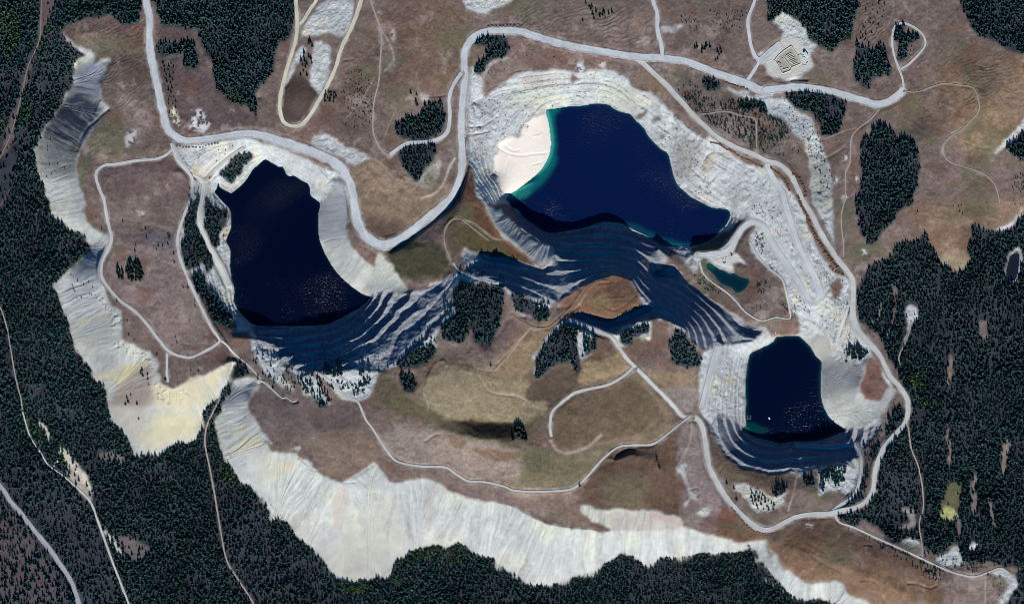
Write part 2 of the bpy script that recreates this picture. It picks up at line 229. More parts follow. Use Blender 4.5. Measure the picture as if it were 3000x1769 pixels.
FORESTS = ["P -200,-200 A1 1025,-300 1025,0 1030,90 1000,165 930,180 850,155 800,120 700,130 560,160 470,200 460,270 520,330 600,385 615,410 560,440 530,500 520,590 480,680 440,760 370,850 320,930 260,1030 245,1110 250,1180 280,1290 320,1380 345,1470 B1 345,0 370,110 440,150 490,210 580,240 630,330 640,370 570,440 500,490 450,530 410,600 370,620 420,730 450,820 490,920 520,1020 545,1120 620,1190 660,1290 740,1360 765,1480 C1 770,80 820,170 880,240 920,320 960,410 1060,420 1180,390 1270,330 1400,320 1430,270 1470,200 1460,150 1500,60 1590,0 B1 1580,1484 1600,1410 1640,1350 1690,1290 1700,1200 1720,1150 1800,1250 1760,1280 1690,1310 1660,1400 C1 1620,0 1600,100 1560,130 1560,250 1580,350 1620,440 1680,490 1720,590 1800,640 1880,720 1930,820 1940,880 1979,900 C2 0,700 60,760 80,840 80,870 230,900 280,1000 380,1080 460,1160 520,1220 570,1300 680,1330 800,1320 880,1290 920,1310 990,1290 1000,1190 1110,1120 1240,1080 1350,1070 1380,1110 1440,1060 1510,1070 1580,1130 1720,1170 1750,1250 1890,1290 1979,1360 C3 0,1290 40,1290 110,1360 270,1360 400,1340 430,1300 590,1300 640,1240 740,1160 840,1140 1000,1230 1080,1160 1200,1180 1280,1170 1350,1130 1500,1130 1660,1110 1740,1090 1780,1140 1800,1280 1870,1330 1979,1380 C4 0,1090 20,1090 60,1250 130,1310 170,1370 270,1410 330,1460 400,1470 540,1470 560,1900 P -200,2100",
           "A1 1140,-300 1140,60 1190,180 1400,210 1440,250 1480,390 1540,470 1560,610 1680,740 1780,760 1870,860 1855,740 A2 20,620 60,610 120,500 150,330 200,300 270,210 275,-300",
           "A4 170,-300 130,150 200,100 250,90 300,130 390,200 420,270 480,330 530,370 600,370 650,310 720,280 745,200 755,-300", "A4 1490,-300 1500,0 1560,130 1590,210 1640,260 1730,300 1810,330 1900,380 1979,385 2300,400 2300,-300",
           "A4 755,320 800,340 850,340 870,380 900,330 930,305 985,370 1010,520 950,550 880,580 850,650 800,640 745,580 735,520 750,450", "A4 1035,200 1070,175 1110,195 1120,250 1220,250 1210,300 1140,330 1120,420 1100,450 1060,440 1080,330 1030,290",
           "A4 250,650 340,635 400,660 480,650 560,680 640,690 685,750 690,800 660,860 640,960 520,970 500,900 430,820 330,780 240,700",
           "A4 870,950 940,910 1020,955 1080,985 1160,1010 1200,1080 1225,1180 1220,1300 1160,1440 B4 1155,0 1150,30 1060,90 1030,150 960,230 920,290 870,330 850,270 800,240 780,120 770,0 A4 790,1350 820,1290 790,1210 800,1100 820,1020",
           "B4 2400,100 1979,130 1900,215 1800,240 1700,225 1600,205 1590,280 1570,380 1580,450 1530,510 1460,530 1400,500 1370,470 1330,400 1280,285 1240,260 1200,290 1050,330 1010,400 900,460 830,520 810,600 770,680 775,800 780,880 850,910 900,960 950,1020 1000,1140 1040,1200 1080,1270 1100,1350 1140,1400 1170,1500 C4 1165,120 1150,180 1100,230 1020,320 965,390 940,450 920,560 910,680 870,745 790,805 640,830 670,890 770,920 800,880 900,920 950,960 1000,1040 1080,1040 1130,1000 1240,1030 1270,1070 1340,1110 1420,1100 1440,1060 1510,1060 1540,1160 1600,1190 1700,1190 1740,1180 1830,1210 1979,1220 2400,1220",
           "C4 2400,1200 1940,1240 1935,1350 1890,1430 1850,1600 2400,1600", "A4 2400,900 1979,960 1930,1000 1860,1070 1880,1110 1940,1150 1979,1170 2400,1200",
           "A1 1145,320 1330,300 1390,330 1440,490 1390,500 1330,490 1330,400 1240,400 1180,430 1150,400", "A2 1560,310 1680,260 1760,250 1830,290 1840,370 1770,430 1690,450 1620,550 1580,500 1600,450 1660,400 1670,340 1600,340",
           "A2 1010,900 1100,860 1220,810 1260,750 1350,750 1360,900 1300,1000 1100,1010 1040,1000", "A2 1030,1120 1080,1050 1150,1030 1280,1040 1310,1090 1270,1180 1200,1250 1170,1310 1120,1270 1060,1210",
           "L1 300,570 250,740 270,900 330,1010 390,1150 400,1240 340,1330 310,1230 180,1290 120,1150 110,1060 140,830 180,660", "L1 320,580 360,640 470,710 540,730 530,830 470,920 460,1020 420,1070 380,1010 330,880 350,800 320,700",
           "B1 1390,560 1460,540 1500,620 1580,690 1640,800 1690,860 1690,940 1600,900 1530,840 1480,740 1420,650", "L1 480,340 560,240 640,170 700,160 780,170 790,210 720,270 700,330 640,370 600,440 560,430 510,390",
           "B2 1490,590 1560,610 1750,610 1800,650 1790,790 1770,890 1690,1070 1590,1020 1550,950 1490,1030 1400,1020 1350,990 1330,900 1440,850 1430,700", "B2 1050,1160 1130,1120 1180,1070 1290,1060 1290,1130 1200,1200 1100,1230 1040,1210", "B2 1050,1250 1150,1280 1160,1370 1110,1380 1060,1330",
           "B3 0,690 60,700 270,800 280,850 210,890 120,840 20,790", "B3 360,900 430,910 600,970 600,1080 540,1130 500,1150 480,1260 440,1220 410,1170 330,1190 180,1290 190,1110 320,960", "B3 780,980 830,940 960,910 980,960 880,1010 860,1040 800,1040",
           "B3 1120,1050 1180,980 1240,960 1290,1040 1360,1100 1360,1190 1310,1200 1180,1190 1140,1130", "L3 1320,210 1400,170 1500,260 1490,290 1400,310 1320,270", "C4 1000,130 1080,40 1110,100 1100,180 1000,310 960,310 1000,200", "C4 870,340 940,350 950,390 880,440",
           "C4 460,510 650,470 690,520 680,600 620,640 560,560 510,670 490,560", "C4 370,560 430,560 450,620 410,635", "C4 170,640 240,600 260,640 230,700 170,710", "W1 450,720 560,670 640,790 740,960 760,1060 670,1040 600,960 500,890",
           "A3 1380,560 1460,580 1500,640 1440,660 1390,630", "A3 1640,720 1800,740 1830,830 1740,790 1640,780", "C4 830,330 860,480 820,640 800,640 850,480", "C4 660,780 760,710 840,700 760,750"]
for s in ROCKS: cls[region(s)] = ROCK
for s in SCREE_S: cls[region(s)] = SCREE
for s in WALLS: cls[region(s)] = WALL
TNP = "W2 410,0 520,60 570,50 720,230 840,330 930,360 1010,385 1070,500 970,625 850,540 740,450 530,280 430,100"
cls[region(TNP)] = SCREE
cls[region(BEACHP)] = BEACH
TLP = "L3 1000,200 1080,90 1180,200 1200,320 1470,370 1440,480 1430,600 1560,690 1690,560 1740,620 1600,850 1480,920 1300,950 1150,850 1080,650 1095,345"
cls[region(TLP) & (cls == ROCK)] = SCREE
for s in MEADOW_ISLES: cls[region(s)] = NFLD
fmask = np.zeros((NY, NX), bool)
for s in FORESTS: fmask |= region(s)
gf = fmask.copy()
inpit = (cls == ROCK) | (cls == WALL)
KEEP = ('W1 450,720 560,670 640,790 740,960 760,1060 670,1040 600,960 500,890', 'C4 460,510 650,470 690,520 680,600 620,640 560,560 510,670 490,560', 'L3 1320,210 1400,170 1500,260 1490,290 1400,310 1320,270', 'B4 1115,830 1140,760 1200,790 1210,850 1170,920 1160,1000 1110,1050 1140,930', 'W2 1300,1180 1460,1200 1330,1480 1290,1400')
keep_ = np.maximum.reduce([region(q_) for q_ in KEEP]) & inpit
cls[fmask & ~keep_] = FOREST
cls[region(ovrim) & ~region(OVAL)] = ROCK; fmask &= ~region(ovrim)

# ------------------------------------------------------------------ relief
LK = np.zeros((NY, NX)); lakes = []
for nm, s, zl, lb in WATERS:
    m = fill(smooth(pts(s), 5, True)); lakes.append(m); LK = np.maximum(LK, blur(m, 12))
rock_w = blur(cls == ROCK, 10); wall_w = blur(cls == WALL, 9); scree_w = blur(cls == SCREE, 8); field_w = blur((cls == NFLD), 14); fw = blur(cls == FOREST, 14)
beach_w = blur(cls == BEACH, 8)
base = blur(Z, 6)
n1 = fbm(XX, YY, 210, 3, 4); n2 = fbm(XX, YY, 46, 11, 4, .6); n3 = fbm(XX, YY, 14, 23, 3, .6)
# benches cut into the pit walls
def terrace(z, h, warp, flat):
    t = z / h + warp; f = np.floor(t); r = t - f
    return (f + np.where(r < flat, r * .06, flat * .06 + (r - flat) / (1 - flat) * (1 - flat * .06)) - warp) * h
warp = fbm(XX, YY, 170, 41, 3) * np.where(XX < 1250, .45, .13)
EW = sstep(1150, 1350, XX); fm = np.clip(.42 - .10 * EW + .18 * fbm(XX, YY, 90, 47, 3), .1, .6); T1 = terrace(base, 22., warp * 1.2 + (.14 - .08 * EW) * fbm(XX, YY, 40, 49, 3) + .03 * fbm(XX, YY, 13, 57, 2), fm); T2 = terrace(base, 11., warp * .9, .5)
Zf = base.copy()
shore = sstep(0.0, .5, 1 - LK * 1.3)
Zf += wall_w * (T1 - base) * .95 + rock_w * (T2 - base) * .55 * shore
Zf += wall_w * (n2 * (2.0 - 1.3 * EW) + n3 * (1.6 - .5 * EW)) * shore
ridged = np.abs(fbm(XX, YY, 30, 77, 4, .6))
YARD = 'PAD 390,760 640,500 875,350 950,480 1130,870 870,980 620,1150 480,900'
PADS = ['PON 0,330 200,250 700,30 860,0 900,150 1200,400 1180,480 1040,440 850,640 650,660 500,560 380,540 300,440 120,360', 'A4 40,430 180,330 260,270 340,290 430,400 460,470 420,500 350,520 330,590 240,580 140,540 110,490', 'L1 250,300 330,400 560,240 700,120 520,150 420,210']
padw = np.maximum.reduce([blur(region(p_), 6) for p_ in PADS]); rel = rock_w * (1 - padw)
bench = fbm(base * 9 + warp * 40, XX * .12 + YY * .12, 26, 79, 3)
Zf += rel * ((.28 - ridged) * 2.2 + n3 * 1.4 + bench * 1.4) * shore
Zf += field_w * (n1 * 3.6 + n2 * 1.3 + n3 * .6) + fw * (n1 * 4 + n2 * 2.0 + n3 * .5) + beach_w * (n2 * .5)
# dozer furrows following the contours of some meadows
fur = np.zeros((NY, NX))
for s in ("A1 740,450 1000,420 1150,700 1000,760 800,800 730,700", "A1 480,180 800,150 1040,190 1040,300 500,270", "A3 0,100 900,60 1000,330 200,270", "A4 1450,350 1979,400 1979,900 1750,1000 1450,500", "A4 770,0 1000,20 960,300 780,320", "C2 1200,380 1800,380 1800,560 1300,470", "A1 1250,880 1420,930 1440,980 1300,980", "C3 1260,840 1480,960 1300,930"):
    fur = np.maximum(fur, blur(region(s), 25))
cont = base + n1 * 5 + n2 * 1.2
fl = np.where(fur > 0.02, np.sin(cont * 3.0 + (XX * .26 + YY * .60) * .75 + n2 * 1.6), 0) * (.6 + .6 * fbm(XX, YY, 70, 53, 3))
Zf += fur * field_w * fl * .5
# gullies running straight down the talus from the crest
def talus(mask_s, crest_s, amp, seed):
    m = region(mask_s); cr, arc = resample(smooth(pts(crest_s), 5), 5.0)
    jj, ii = np.nonzero(m); px = XX[jj, ii]; py = YY[jj, ii]; best = np.full(len(px), 1e12); at = np.zeros(len(px))
    for c0 in range(0, len(cr), 1):
        d = (px - cr[c0, 0]) ** 2 + (py - cr[c0, 1]) ** 2; b = d < best; best[b] = d[b]; at[b] = arc[c0]
    dd = np.sqrt(best); a = np.zeros((NY, NX)); D = np.full((NY, NX), 0.); a[jj, ii] = at; D[jj, ii] = dd
    a2 = blur(np.where(m, a, 0), 10) / np.maximum(blur(m, 10), 1e-3)
    a = np.where(np.abs(a2 - a) < 25, a2, a)
    u = a + fbm(XX, YY, 60, seed, 2) * 5
    r = .5 * vnoise(u, D * .05, 8, seed + 1) + .45 * vnoise(u, D * .06, 22, seed + 2) + .5 * vnoise(u, D * .14, 4.2, seed + 3)
    return m, r, D, u
W_ = np.zeros((NY, NX)); RILL = np.zeros((NY, NX)); TD = np.zeros((NY, NX)); TU = np.zeros((NY, NX))
CRS = "B1 1690,1290 1880,1310 1810,1440 C1 1840,130 1920,250 1979,340 C2 120,380 320,420 610,610 750,530 855,470 975,600 1220,585 1400,650 1550,710 1850,770 C3 100,830 400,930 690,960 800,940 1000,960 1260,930 1480,980 1690,1040 1840,1030 1900,1190 C4 200,1220 390,1320 630,1325 760,1440"
CRW = "A1 690,470 790,440 730,620 730,740 790,790 680,930 570,1100 550,1180 600,1420 B1 630,140 720,230 790,340 720,500 730,580 800,750 880,870 890,980 950,1050 1080,1100 1140,1250 1180,1340 1250,1370 1320,1340 1560,1240 1690,1170"
CRE = "L1 1690,450 1705,900 1720,1010 1800,1110 1979,1250 B2 880,400 960,440 1050,590 1110,680"
CRL = "B4 560,1130 830,1180 800,1290 800,1400 C4 1000,20 900,120 820,220"
TLP_ = "L3 1000,200 1080,90 1180,200 1200,320 1470,370 1440,480 1430,600 1560,690 1690,560 1740,620 1600,850 1480,920 1300,950 1150,850 1080,650 1095,345"
CRN = "A2 1600,1370 B2 1690,50 1740,200 1900,330 B3 100,430 230,500"
for ms, cs_, am, sd in ((SCREE_S[0], CRS, 1.9, 300), (SCREE_S[1], CRW, 1.4, 320), (SCREE_S[2], CRE, .45, 340), (TLP, CRL, .7, 360), (TNP, CRN, 2.6, 380)):
    m, r, D, u = talus(ms, cs_, am, sd); wv = blur(m, 8)
    Zf += wv * r * am * sstep(0, 25, D); RILL = np.where(m, r, RILL); W_ = np.where(m, wv, W_); TD = np.where(m, D, TD); TU = np.where(m, u, TU)
Zf += scree_w * n3 * .45
CARVE = [(-1.2, 3, "N2 360,1230 480,1290 600,1305 700,1290 850,1280"), (-1, 3, "N2 850,1350 770,1370 700,1390"), (-1, 3, "N2 420,1200 500,1255 560,1250"), (.9, 4, "N2 700,1120 760,1110 780,1090"), (-.8, 3, "N2 640,1100 670,1130"), (-.8, 4, "N2 470,1330 440,1400 420,1480"), (-3.2, 4, "N2 1330,585 1450,580 1560,630 1650,720 1760,840"), (-2.5, 3.5, "N2 70,1105 180,1090 280,1065"), (-2.5, 4, "N2 60,1025 200,1020 330,940 400,860 440,800"), (-2, 3, "N2 1330,620 1320,700 1310,780"), (-2.2, 3.5, "NE 1130,920 1180,970 1260,990 1300,960"), (-2.2, 3, "NE 1390,1160 1480,1150 1510,1060"), (-2.2, 3.5, "NE 1030,1050 1200,1180 1280,1230"), (-2, 3, "NE 1200,790 1250,720 1390,720"), (-2.5, 3, "L3 265,250 235,450 215,600"), (-2.5, 3, "L3 350,260 330,450 290,650 270,740"), (-2.5, 3, "L3 130,300 100,470"), (-2, 3, "L3 400,300 390,600 350,760"),
 (-3, 6, "W2 470,1290 540,1250 600,1140 660,1095 780,1080"), (3, 5, "B2 1235,1345 1265,1240 1310,1185 1360,1165 1375,1195"), (-2.5, 6, "B2 1480,1185 1540,1185 1590,1215"), (-1.5, 4, "B2 1590,1220 1700,1240 1730,1210 1979,950"), (-1.6, 4, "B2 1600,1230 1660,1350 1720,1400 1870,1420"), (3, 6, "W2 1180,1060 1270,960 1320,860 1450,750"), (-3, 6, "W2 1060,1130 1180,1050 1290,980"), (-1.8, 4, "W2 1540,970 1640,1020 1760,960 1860,870"), (1.8, 4, "W2 1540,915 1640,905 1750,900"),
 (2.5, 6, "L1 1500,330 1580,325 1650,350 1690,400"), (-3, 5, "L1 1530,430 1580,390 1640,378 1690,430"), (-1.5, 2.5, "L1 1480,1015 1560,990 1680,975"), (2, 4, "L1 1700,900 1720,1010 1800,1120 1900,1200"), (-2, 3, "L1 1830,1060 1900,1090 1979,1140"), (2.2, 3.5, "L1 50,85 200,95 300,90 450,50 640,5 740,15 900,60 1000,120 1240,190 1400,260 1520,335"), (-2, 5, "PAD 120,1240 250,1250 400,1360 600,1430 800,1400 950,1330 1300,1340"), (-4, 6, "PAD 560,1430 760,1420 900,1350 1050,1330 1300,1350"), (-1.5, 3, "A1 1120,1180 1180,1150"),
 (-2, 5, "A1 780,440 720,470 690,480"), (2.5, 4, "A1 730,740 700,800 690,830"), (-2.5, 5, "A1 790,790 740,830 690,880 640,920 590,1000 560,1090"), (-2.5, 4, "C2 310,420 370,470 410,510 450,515"), (-2.5, 5, "C2 640,600 740,545 850,470"), (-2, 3, "C2 640,605 720,600"), (2, 3, "C2 980,600 1100,592 1220,585 1310,605 1420,660 1560,705 1700,740 1850,770"), (2, 3, "C3 0,775 100,830 250,900 400,932 560,945 680,962"), (-2.5, 5, "C2 1230,300 1290,260 1330,250"), (-2, 6, "C2 1480,150 1600,170 1750,160"), (-2, 4, "C4 820,1050 870,1055"), (-1.5, 3, "C4 390,910 450,915"), (-2.2, 4, "C4 1140,1330 1200,1335 1290,1365 1340,1350"), (-1.6, 4, "C4 430,1130 540,1200 620,1230"), (-1.6, 4, "C4 800,1310 900,1320 940,1400 960,1460"), (-1.8, 4, "C3 1300,650 1340,640 1360,670 1340,700"), (-2, 5, "A4 540,1150 620,1110 690,1050"), (-1.2, 3, "A4 760,930 640,970 540,1010"), (-1.2, 3, "A4 1540,1030 1640,1070 1720,1078"),
 (-2.5, 5, "A2 1690,180 1800,175 1920,180"), (-1.6, 3, "A2 1260,705 1330,700 1400,690"), (2, 4, "A2 1040,1320 1070,1280 1100,1290"), (-1.6, 3, "N2 430,570 480,510 600,480 700,475"), (-1.6, 3, "N2 230,720 290,650 430,600"), (-2.5, 4, "A2 600,430 650,440 710,430"), (-2, 4, "A2 590,540 600,480 630,450"), (1.5, 4, "E 1010,1150 1120,1105 1240,1110"), (-2, 5, "E 880,1090 960,1130 1010,1150"), (-2.5, 5, "E 900,300 840,330 790,380 760,450"), (-2, 5, "E 740,690 800,630 850,650"), (-2.5, 6, "L3 1500,940 1560,880 1600,855")]
lip = np.zeros((NY, NX))
for dz, wd, s in CARVE:
    c, _ = resample(smooth(pts(s), 5), 2.5); g2 = np.full((NY, NX), 1e9); R_ = wd * 2.6
    for t in range(len(c)):
        i0, i1 = max(0, int((c[t, 0] - R_ + M) / CELL)), int((c[t, 0] + R_ + M) / CELL) + 2; j0, j1 = max(0, int((c[t, 1] - R_ + M) / CELL)), int((c[t, 1] + R_ + M) / CELL) + 2
        g2[j0:j1, i0:i1] = np.minimum(g2[j0:j1, i0:i1], (XX[j0:j1, i0:i1] - c[t, 0]) ** 2 + (YY[j0:j1, i0:i1] - c[t, 1]) ** 2)
    Zf += dz * np.exp(-g2 / wd ** 2) * (1 + .5 * n2)
# broad mounds and hollows of the reclaimed plateau
for bx, ra, dz, sq in (("B2 1640,1170", 52, 9, 1.3), ("B2 1330,1400", 95, 12, 1.6), ("B2 1450,1110", 40, -6, 1.4), ("C3 700,120", 105, 15, 1.6), ("C3 820,620", 95, 12, 1.1), ("C3 880,400", 40, -7, 2.2), ("B3 620,1240", 44, 8, 1.5), ("B3 1000,1180", 50, 8, 1.4), ("B3 250,1380", 70, -8, 1.4), ("B3 690,1120", 34, -6, 1.6), ("C3 200,500", 80, 10, 1.8), ("C2 1250,520", 60, 8, 2.0), ("C2 1600,440", 60, -8, 1.8), ("C2 550,180", 50, -6, 1.6), ("C2 300,250", 70, 9, 1.3), ("C4 700,1230", 110, 12, 2.0), ("A4 1600,430", 45, -9, 1.6), ("A4 1230,850", 50, -8, 1.5), ("A4 1700,800", 90, 10, 1.2), ("B1 950,120", 60, -7, 1.8), ("B1 1050,230", 40, -5, 2.5), ("B1 1200,800", 80, 8, .8), ("A2 310,720", 42, 8, .8), ("A2 1100,200", 80, 8, 1.0), ("A2 1050,600", 80, 8, 1.3), ("A1 1500,700", 70, 8, 1.3), ("A1 820,1000", 55, 7, .9), ("A1 900,560", 55, 8, 1.3), ("A3 700,200", 90, 8, 1.8), ("A3 1550,400", 45, 8, 1.0), ("B2 920,180", 45, -6, 1.3), ("E 950,560", 22, 5, .6), ("E 990,880", 28, 5, 1.3), ("C3 1580,500", 40, 5, 1.4)):
    (bx_, by_), = pts(bx); Zf += field_w * dz * np.exp(-(((XX + n2 * 9 - bx_) / (ra * sq)) ** 2 + ((YY + n1 * 9 - by_) / ra) ** 2) * 1.2)
# hummocky edge bands along the western dump crest
hb = blur(region("B1 720,690 800,760 870,880 830,900 800,1000 900,1060 1000,1110 1090,1120 1100,1300 1190,1370 1330,1360 1360,1440 1200,1484 1120,1400 1060,1170 930,1130 790,1010 800,860 700,730"), 8)
Zf += hb * (np.abs(vnoise(XX, YY, 9, 555)) * 5 - 1.5)
# lake beds
depth = np.zeros((NY, NX))
for (nm, s, zl, lb), m in zip(WATERS, lakes):
    d = sstep(.48, 1.0, blur(m, 70)); d2 = sstep(.5, .8, blur(m, 6))
    Zf = np.where(m, np.minimum(Zf, zl - .35 - d2 * 1.5 - d * 22), np.where(blur(m, 20) > .02, np.maximum(Zf, zl + .25), Zf))

# ------------------------------------------------------------------ roads: cut and fill, then a ribbon on top
ROADS = []
def road(name, label, s, w, col=0, smoothn=6): ROADS.append((name, label, s, w, col, smoothn))
road('haul_road', 'wide pale haul road winding past the white beach lake and the western lake', "A1 1060,-200 1060,0 1085,150 1085,330 1110,470 1140,620 1180,800 1210,920 1260,980 1350,1020 1500,1010 1650,985 1800,970 z=29 1900,985 A2 130,1010 z=33 280,1060 420,1110 540,1160 620,1220 z=28 670,1300 700,1400 B2 710,0 725,120 770,230 z=32 830,290 920,330 1000,310 z=28 1100,250 1250,130 1400,10 z=23 A2 1460,1340 1490,1230 1495,1100 1490,950 1490,830 1500,700 1515,560 1510,450 1515,370 1560,290 1640,240 1750,225 1900,230 A3 120,250 280,300 450,340 620,370 800,400 900,415 1000,420 1100,425 1250,445 1350,480 1500,540 1650,590 1730,620 1790,650 1900,672 A4 100,660 250,640 400,637 560,660 700,700 820,735 900,755 980,745 1080,680 1105,640", 23)
road('haul_road', 'long pale haul road along the row of brown piles, ringing the eastern lake', "A3 900,415 1000,510 1100,600 1200,710 1300,820 1390,910 1480,990 1600,1060 1750,1120 1850,1170 A4 200,1190 280,1260 340,1370 B4 370,0 440,110 500,230 560,330 620,420 690,510 735,580 742,700 740,820 770,930 850,1030 920,1110 970,1200 1010,1280 1080,1360 1130,1440 C4 1135,40 1135,100 1110,180 1040,260 970,340 930,420 900,520 890,620 870,690 820,750 740,790 640,810 560,830 440,835 330,850 240,890 160,935 90,945 20,920 C3 1790,930 1710,880 1620,790 1540,690 1480,590 1430,490 1410,380 1390,250 1370,180 1340,140 1290,125", 16, 1)
road('pit_ramp', 'pale hairpin ramp descending between rocky benches to the pond pad', "A4 110,1190 160,1290 230,1400 B4 240,0 280,130 330,290 390,420 460,560 500,660 490,720 450,742 400,700 340,590 260,470 170,340 100,210 50,170 0,165 B3 1680,200 1620,290 1580,360 1500,390 1400,400 1350,400", 17)
road('dirt_road', 'pale road crossing the central brown hill toward the eastern lake junction', "B3 430,880 560,930 660,970 720,1000 770,1070 830,1150 880,1200 960,1280 1050,1370 1130,1450 C3 1180,60 1230,120 1290,125", 11, 1)
road('dirt_road', 'pale track curling southwest from the central hill fork', "B3 880,1210 800,1280 690,1340 550,1370 450,1400 380,1450 C3 340,40 290,90 275,190 285,270", 9, 1)
road('dirt_track', 'long narrow track running along the top of the southern white scree', "C3 1290,125 1200,190 1100,270 1010,325 900,330 780,340 690,400 620,470 550,550 480,620 400,655 250,665 100,665 0,655 C2 1800,630 1650,595 1540,590 1450,540 1370,490 1220,485 1100,470 1010,440 950,370 890,280 840,200 800,150 770,80 740,20 700,0 W1 960,950 860,850 740,750 640,690", 7, 1)
road('dirt_road', 'pale loop road circling the western brown plateau', "A1 1240,1040 1245,1090 1150,1150 1000,1165 850,1190 760,1200 705,1240 700,1300 730,1390 B1 755,0 775,120 795,210 810,290 780,370 740,460 740,560 790,640 870,730 970,800 1050,880 1120,970 1180,1050 1230,1100 1300,1130 1390,1140 1500,1090 1580,1040 1590,1010 1530,920 1460,780 1400,650 1350,540 1300,400 1290,270 1330,130 1380,0 A1 1390,1380 1390,1290 1340,1220 1280,1150 1250,1050", 9, 1)
road('dirt_track', 'narrow track leading southeast from the western plateau loop to the scree knob', "B1 1590,1010 1650,1060 1690,1110 1800,1200 1900,1310 W1 40,770 z=4.5 100,800 180,870 230,920 z=3.5 285,960 320,950 380,990 430,990", 6, 1)
road('dirt_track', 'short spur to the turnaround at the southern tip of the western plateau', "B1 1210,1110 1212,1180 1210,1260 1220,1320", 8, 1)
road('dirt_road', 'pale hairpin loop road around the dark grassy mound', "A2 285,-200 290,0 300,180 290,290 250,420 210,560 180,690 175,800 200,880 260,915 330,905 390,840 450,740 530,600 580,490 610,380 650,290 690,210 740,80 770,-30 800,-200", 12, 2)
road('dirt_road', 'pale branch forking off at the top of the hairpin loop', "A2 302,180 340,160 400,60 440,0 500,-200", 10, 2)
road('dirt_track', 'thin straight track running down the large brown meadow', "A2 790,-200 830,0 870,120 905,220 910,330 900,460 890,600 860,720 850,820 850,950 880,1040 930,1110 975,1128", 5, 3)
road('dirt_road', 'pale road between two conifer groves joining the main haul road', "A2 965,1130 1030,1080 1100,1040 1250,1030 1340,1000 1390,950 1405,850 1400,720 1430,620 1490,530", 12)
road('dirt_road', 'pale road dropping straight from the top edge to the main junction', "A3 990,-200 1020,0 1050,100 1055,230 1080,320 1090,410", 12)
road('dirt_road', 'pale road descending past the walled yard to the haul road', "A3 1800,-200 1760,0 1715,120 1710,200 1730,330 1760,410 1790,440 1750,520 1700,590", 10)
road('dirt_road', 'broad pale approach leading up to the walled yard', "A3 1780,460 1850,400 1920,340 A4 220,320", 20)
road('dirt_road', 'teardrop loop road around the small conifer grove', "A4 1105,640 1095,570 1070,500 1040,420 1020,320 1030,220 1060,180 1120,175 1190,210 1245,260 1260,330 1210,400 1140,470 1085,500", 7, 1)
road('dirt_track', 'thin track looping over the tan eastern meadow', "A4 1115,665 1200,670 1300,635 1390,610 1500,620 1580,630 1620,660 1645,740 1645,810 1580,890 1500,960 1430,1000 1390,1060 1390,1110 1430,1170 1540,1210 1680,1260 1770,1350 1800,1484", 3.5, 3)
road('dirt_track', 'thin track running south beside the large oval forest', "A4 930,790 870,860 780,930 730,990 720,1080 715,1180 685,1250 685,1380 B4 680,0 655,100 655,200 670,330 670,420", 4, 3)
road('paved_road', 'straight grey road crossing the southwest corner of the forest', "C1 -200,420 0,650 60,740 130,820 240,960 340,1080 430,1210 510,1340 560,1484 640,1700", 15, 4)
road('forest_track', 'pale track cutting diagonally through the southwestern forest', "C1 150,80 160,120 210,280 290,400 340,480 450,560 z=7 540,640 640,740 690,860 740,1000 800,1170 850,1300 920,1484 980,1650", 4.5, 1)
road('forest_track', 'brown track climbing through the forest along the western edge', "B1 -30,760 0,800 40,930 70,1100 100,1280 140,1440 C1 150,80", 4, 3)
road('forest_track', 'brownish track down the gully between the two white dumps', "C1 1590,0 1500,180 1480,320 1510,480 1540,640 1570,820 1600,1000 1640,1180 1720,1310 1830,1484 1900,1650", 5, 3)
road('forest_track', 'thin track crossing the northwest corner of the forest', "A1 330,-200 300,0 290,250 260,350 200,480 160,650 110,850 60,1000 0,1130 -60,1250", 3.5, 5)
road('dirt_track', 'thin pale track below the southeastern brown hill', "C4 610,840 640,890 750,930 900,1000 1100,1090 1250,1160 1400,1230 1520,1270 1620,1285 1730,1250 1810,1225 1870,1260", 5, 1)
road('pit_ramp', 'pale ramp from the southeastern bend down to the eastern lake bench', "C4 570,825 640,770 740,700 790,580 800,470 790,390 740,340 600,355 460,350 330,342", 10)
road('forest_track', 'pale winding track through the southeastern forest', "C4 1140,200 1160,350 1210,480 1240,620 1250,780 1220,900 1240,1060 1240,1150", 4.5, 3)
road('dirt_track', 'faint brown track looping over the green wedge meadow', "B2 1430,480 1370,330 1370,220 1420,150 1480,140 1560,200 1690,300", 3, 3)
road('dirt_track', 'pale bench track along the foot of the dark wall above the conifer grove', "B2 1430,460 1480,520 1600,570 1700,600 1790,610", 5, 0)
road('dirt_track', 'brown track winding across the reddish hilltop below the dark wall', "B3 0,830 60,880 150,920 200,930 280,915 400,810 480,740 540,660 620,600 700,590", 6, 6)
road('dirt_track', 'pale track bordering the pond clearing', "E 450,620 480,720 560,800 700,900 790,990 820,1030 890,1090 1000,1140 1120,1110 1240,1120 1240,1040 1210,900 1170,770 1060,680 960,570 890,450", 5, 1)
road('dirt_road', 'pale lakeside road between two strips of conifers', "L1 320,450 300,600 270,760 290,880 340,990 400,1130 470,1250 550,1420", 12, 1)
road('dirt_track', 'pale cut leading to the small brown works west of the lake', "L1 200,360 270,400 330,420 400,340 520,240 620,160 700,110", 7, 1)
road('dirt_track', 'faint curving track across the shrubby slope', "NE 1150,350 1250,340 1400,320 1550,360 1680,390 1700,480 1705,700", 3.5, 3)
road('pit_ramp', 'short grey ramp climbing the terraced slope west of the eastern lake', "L3 10,740 60,540 110,350 160,190", 13)
road('forest_track', 'pale clearing track at the head of the eastern forest', "B4 1160,880 1150,950 1130,1010 1095,1080 1070,1150 1090,1220", 4.5, 3)
road('dirt_track', 'grey ramp between rocks south of the hairpin tail', "B4 700,790 670,870 640,960 620,1030", 6, 0)
RD = np.zeros((NY, NX)); RIB = []
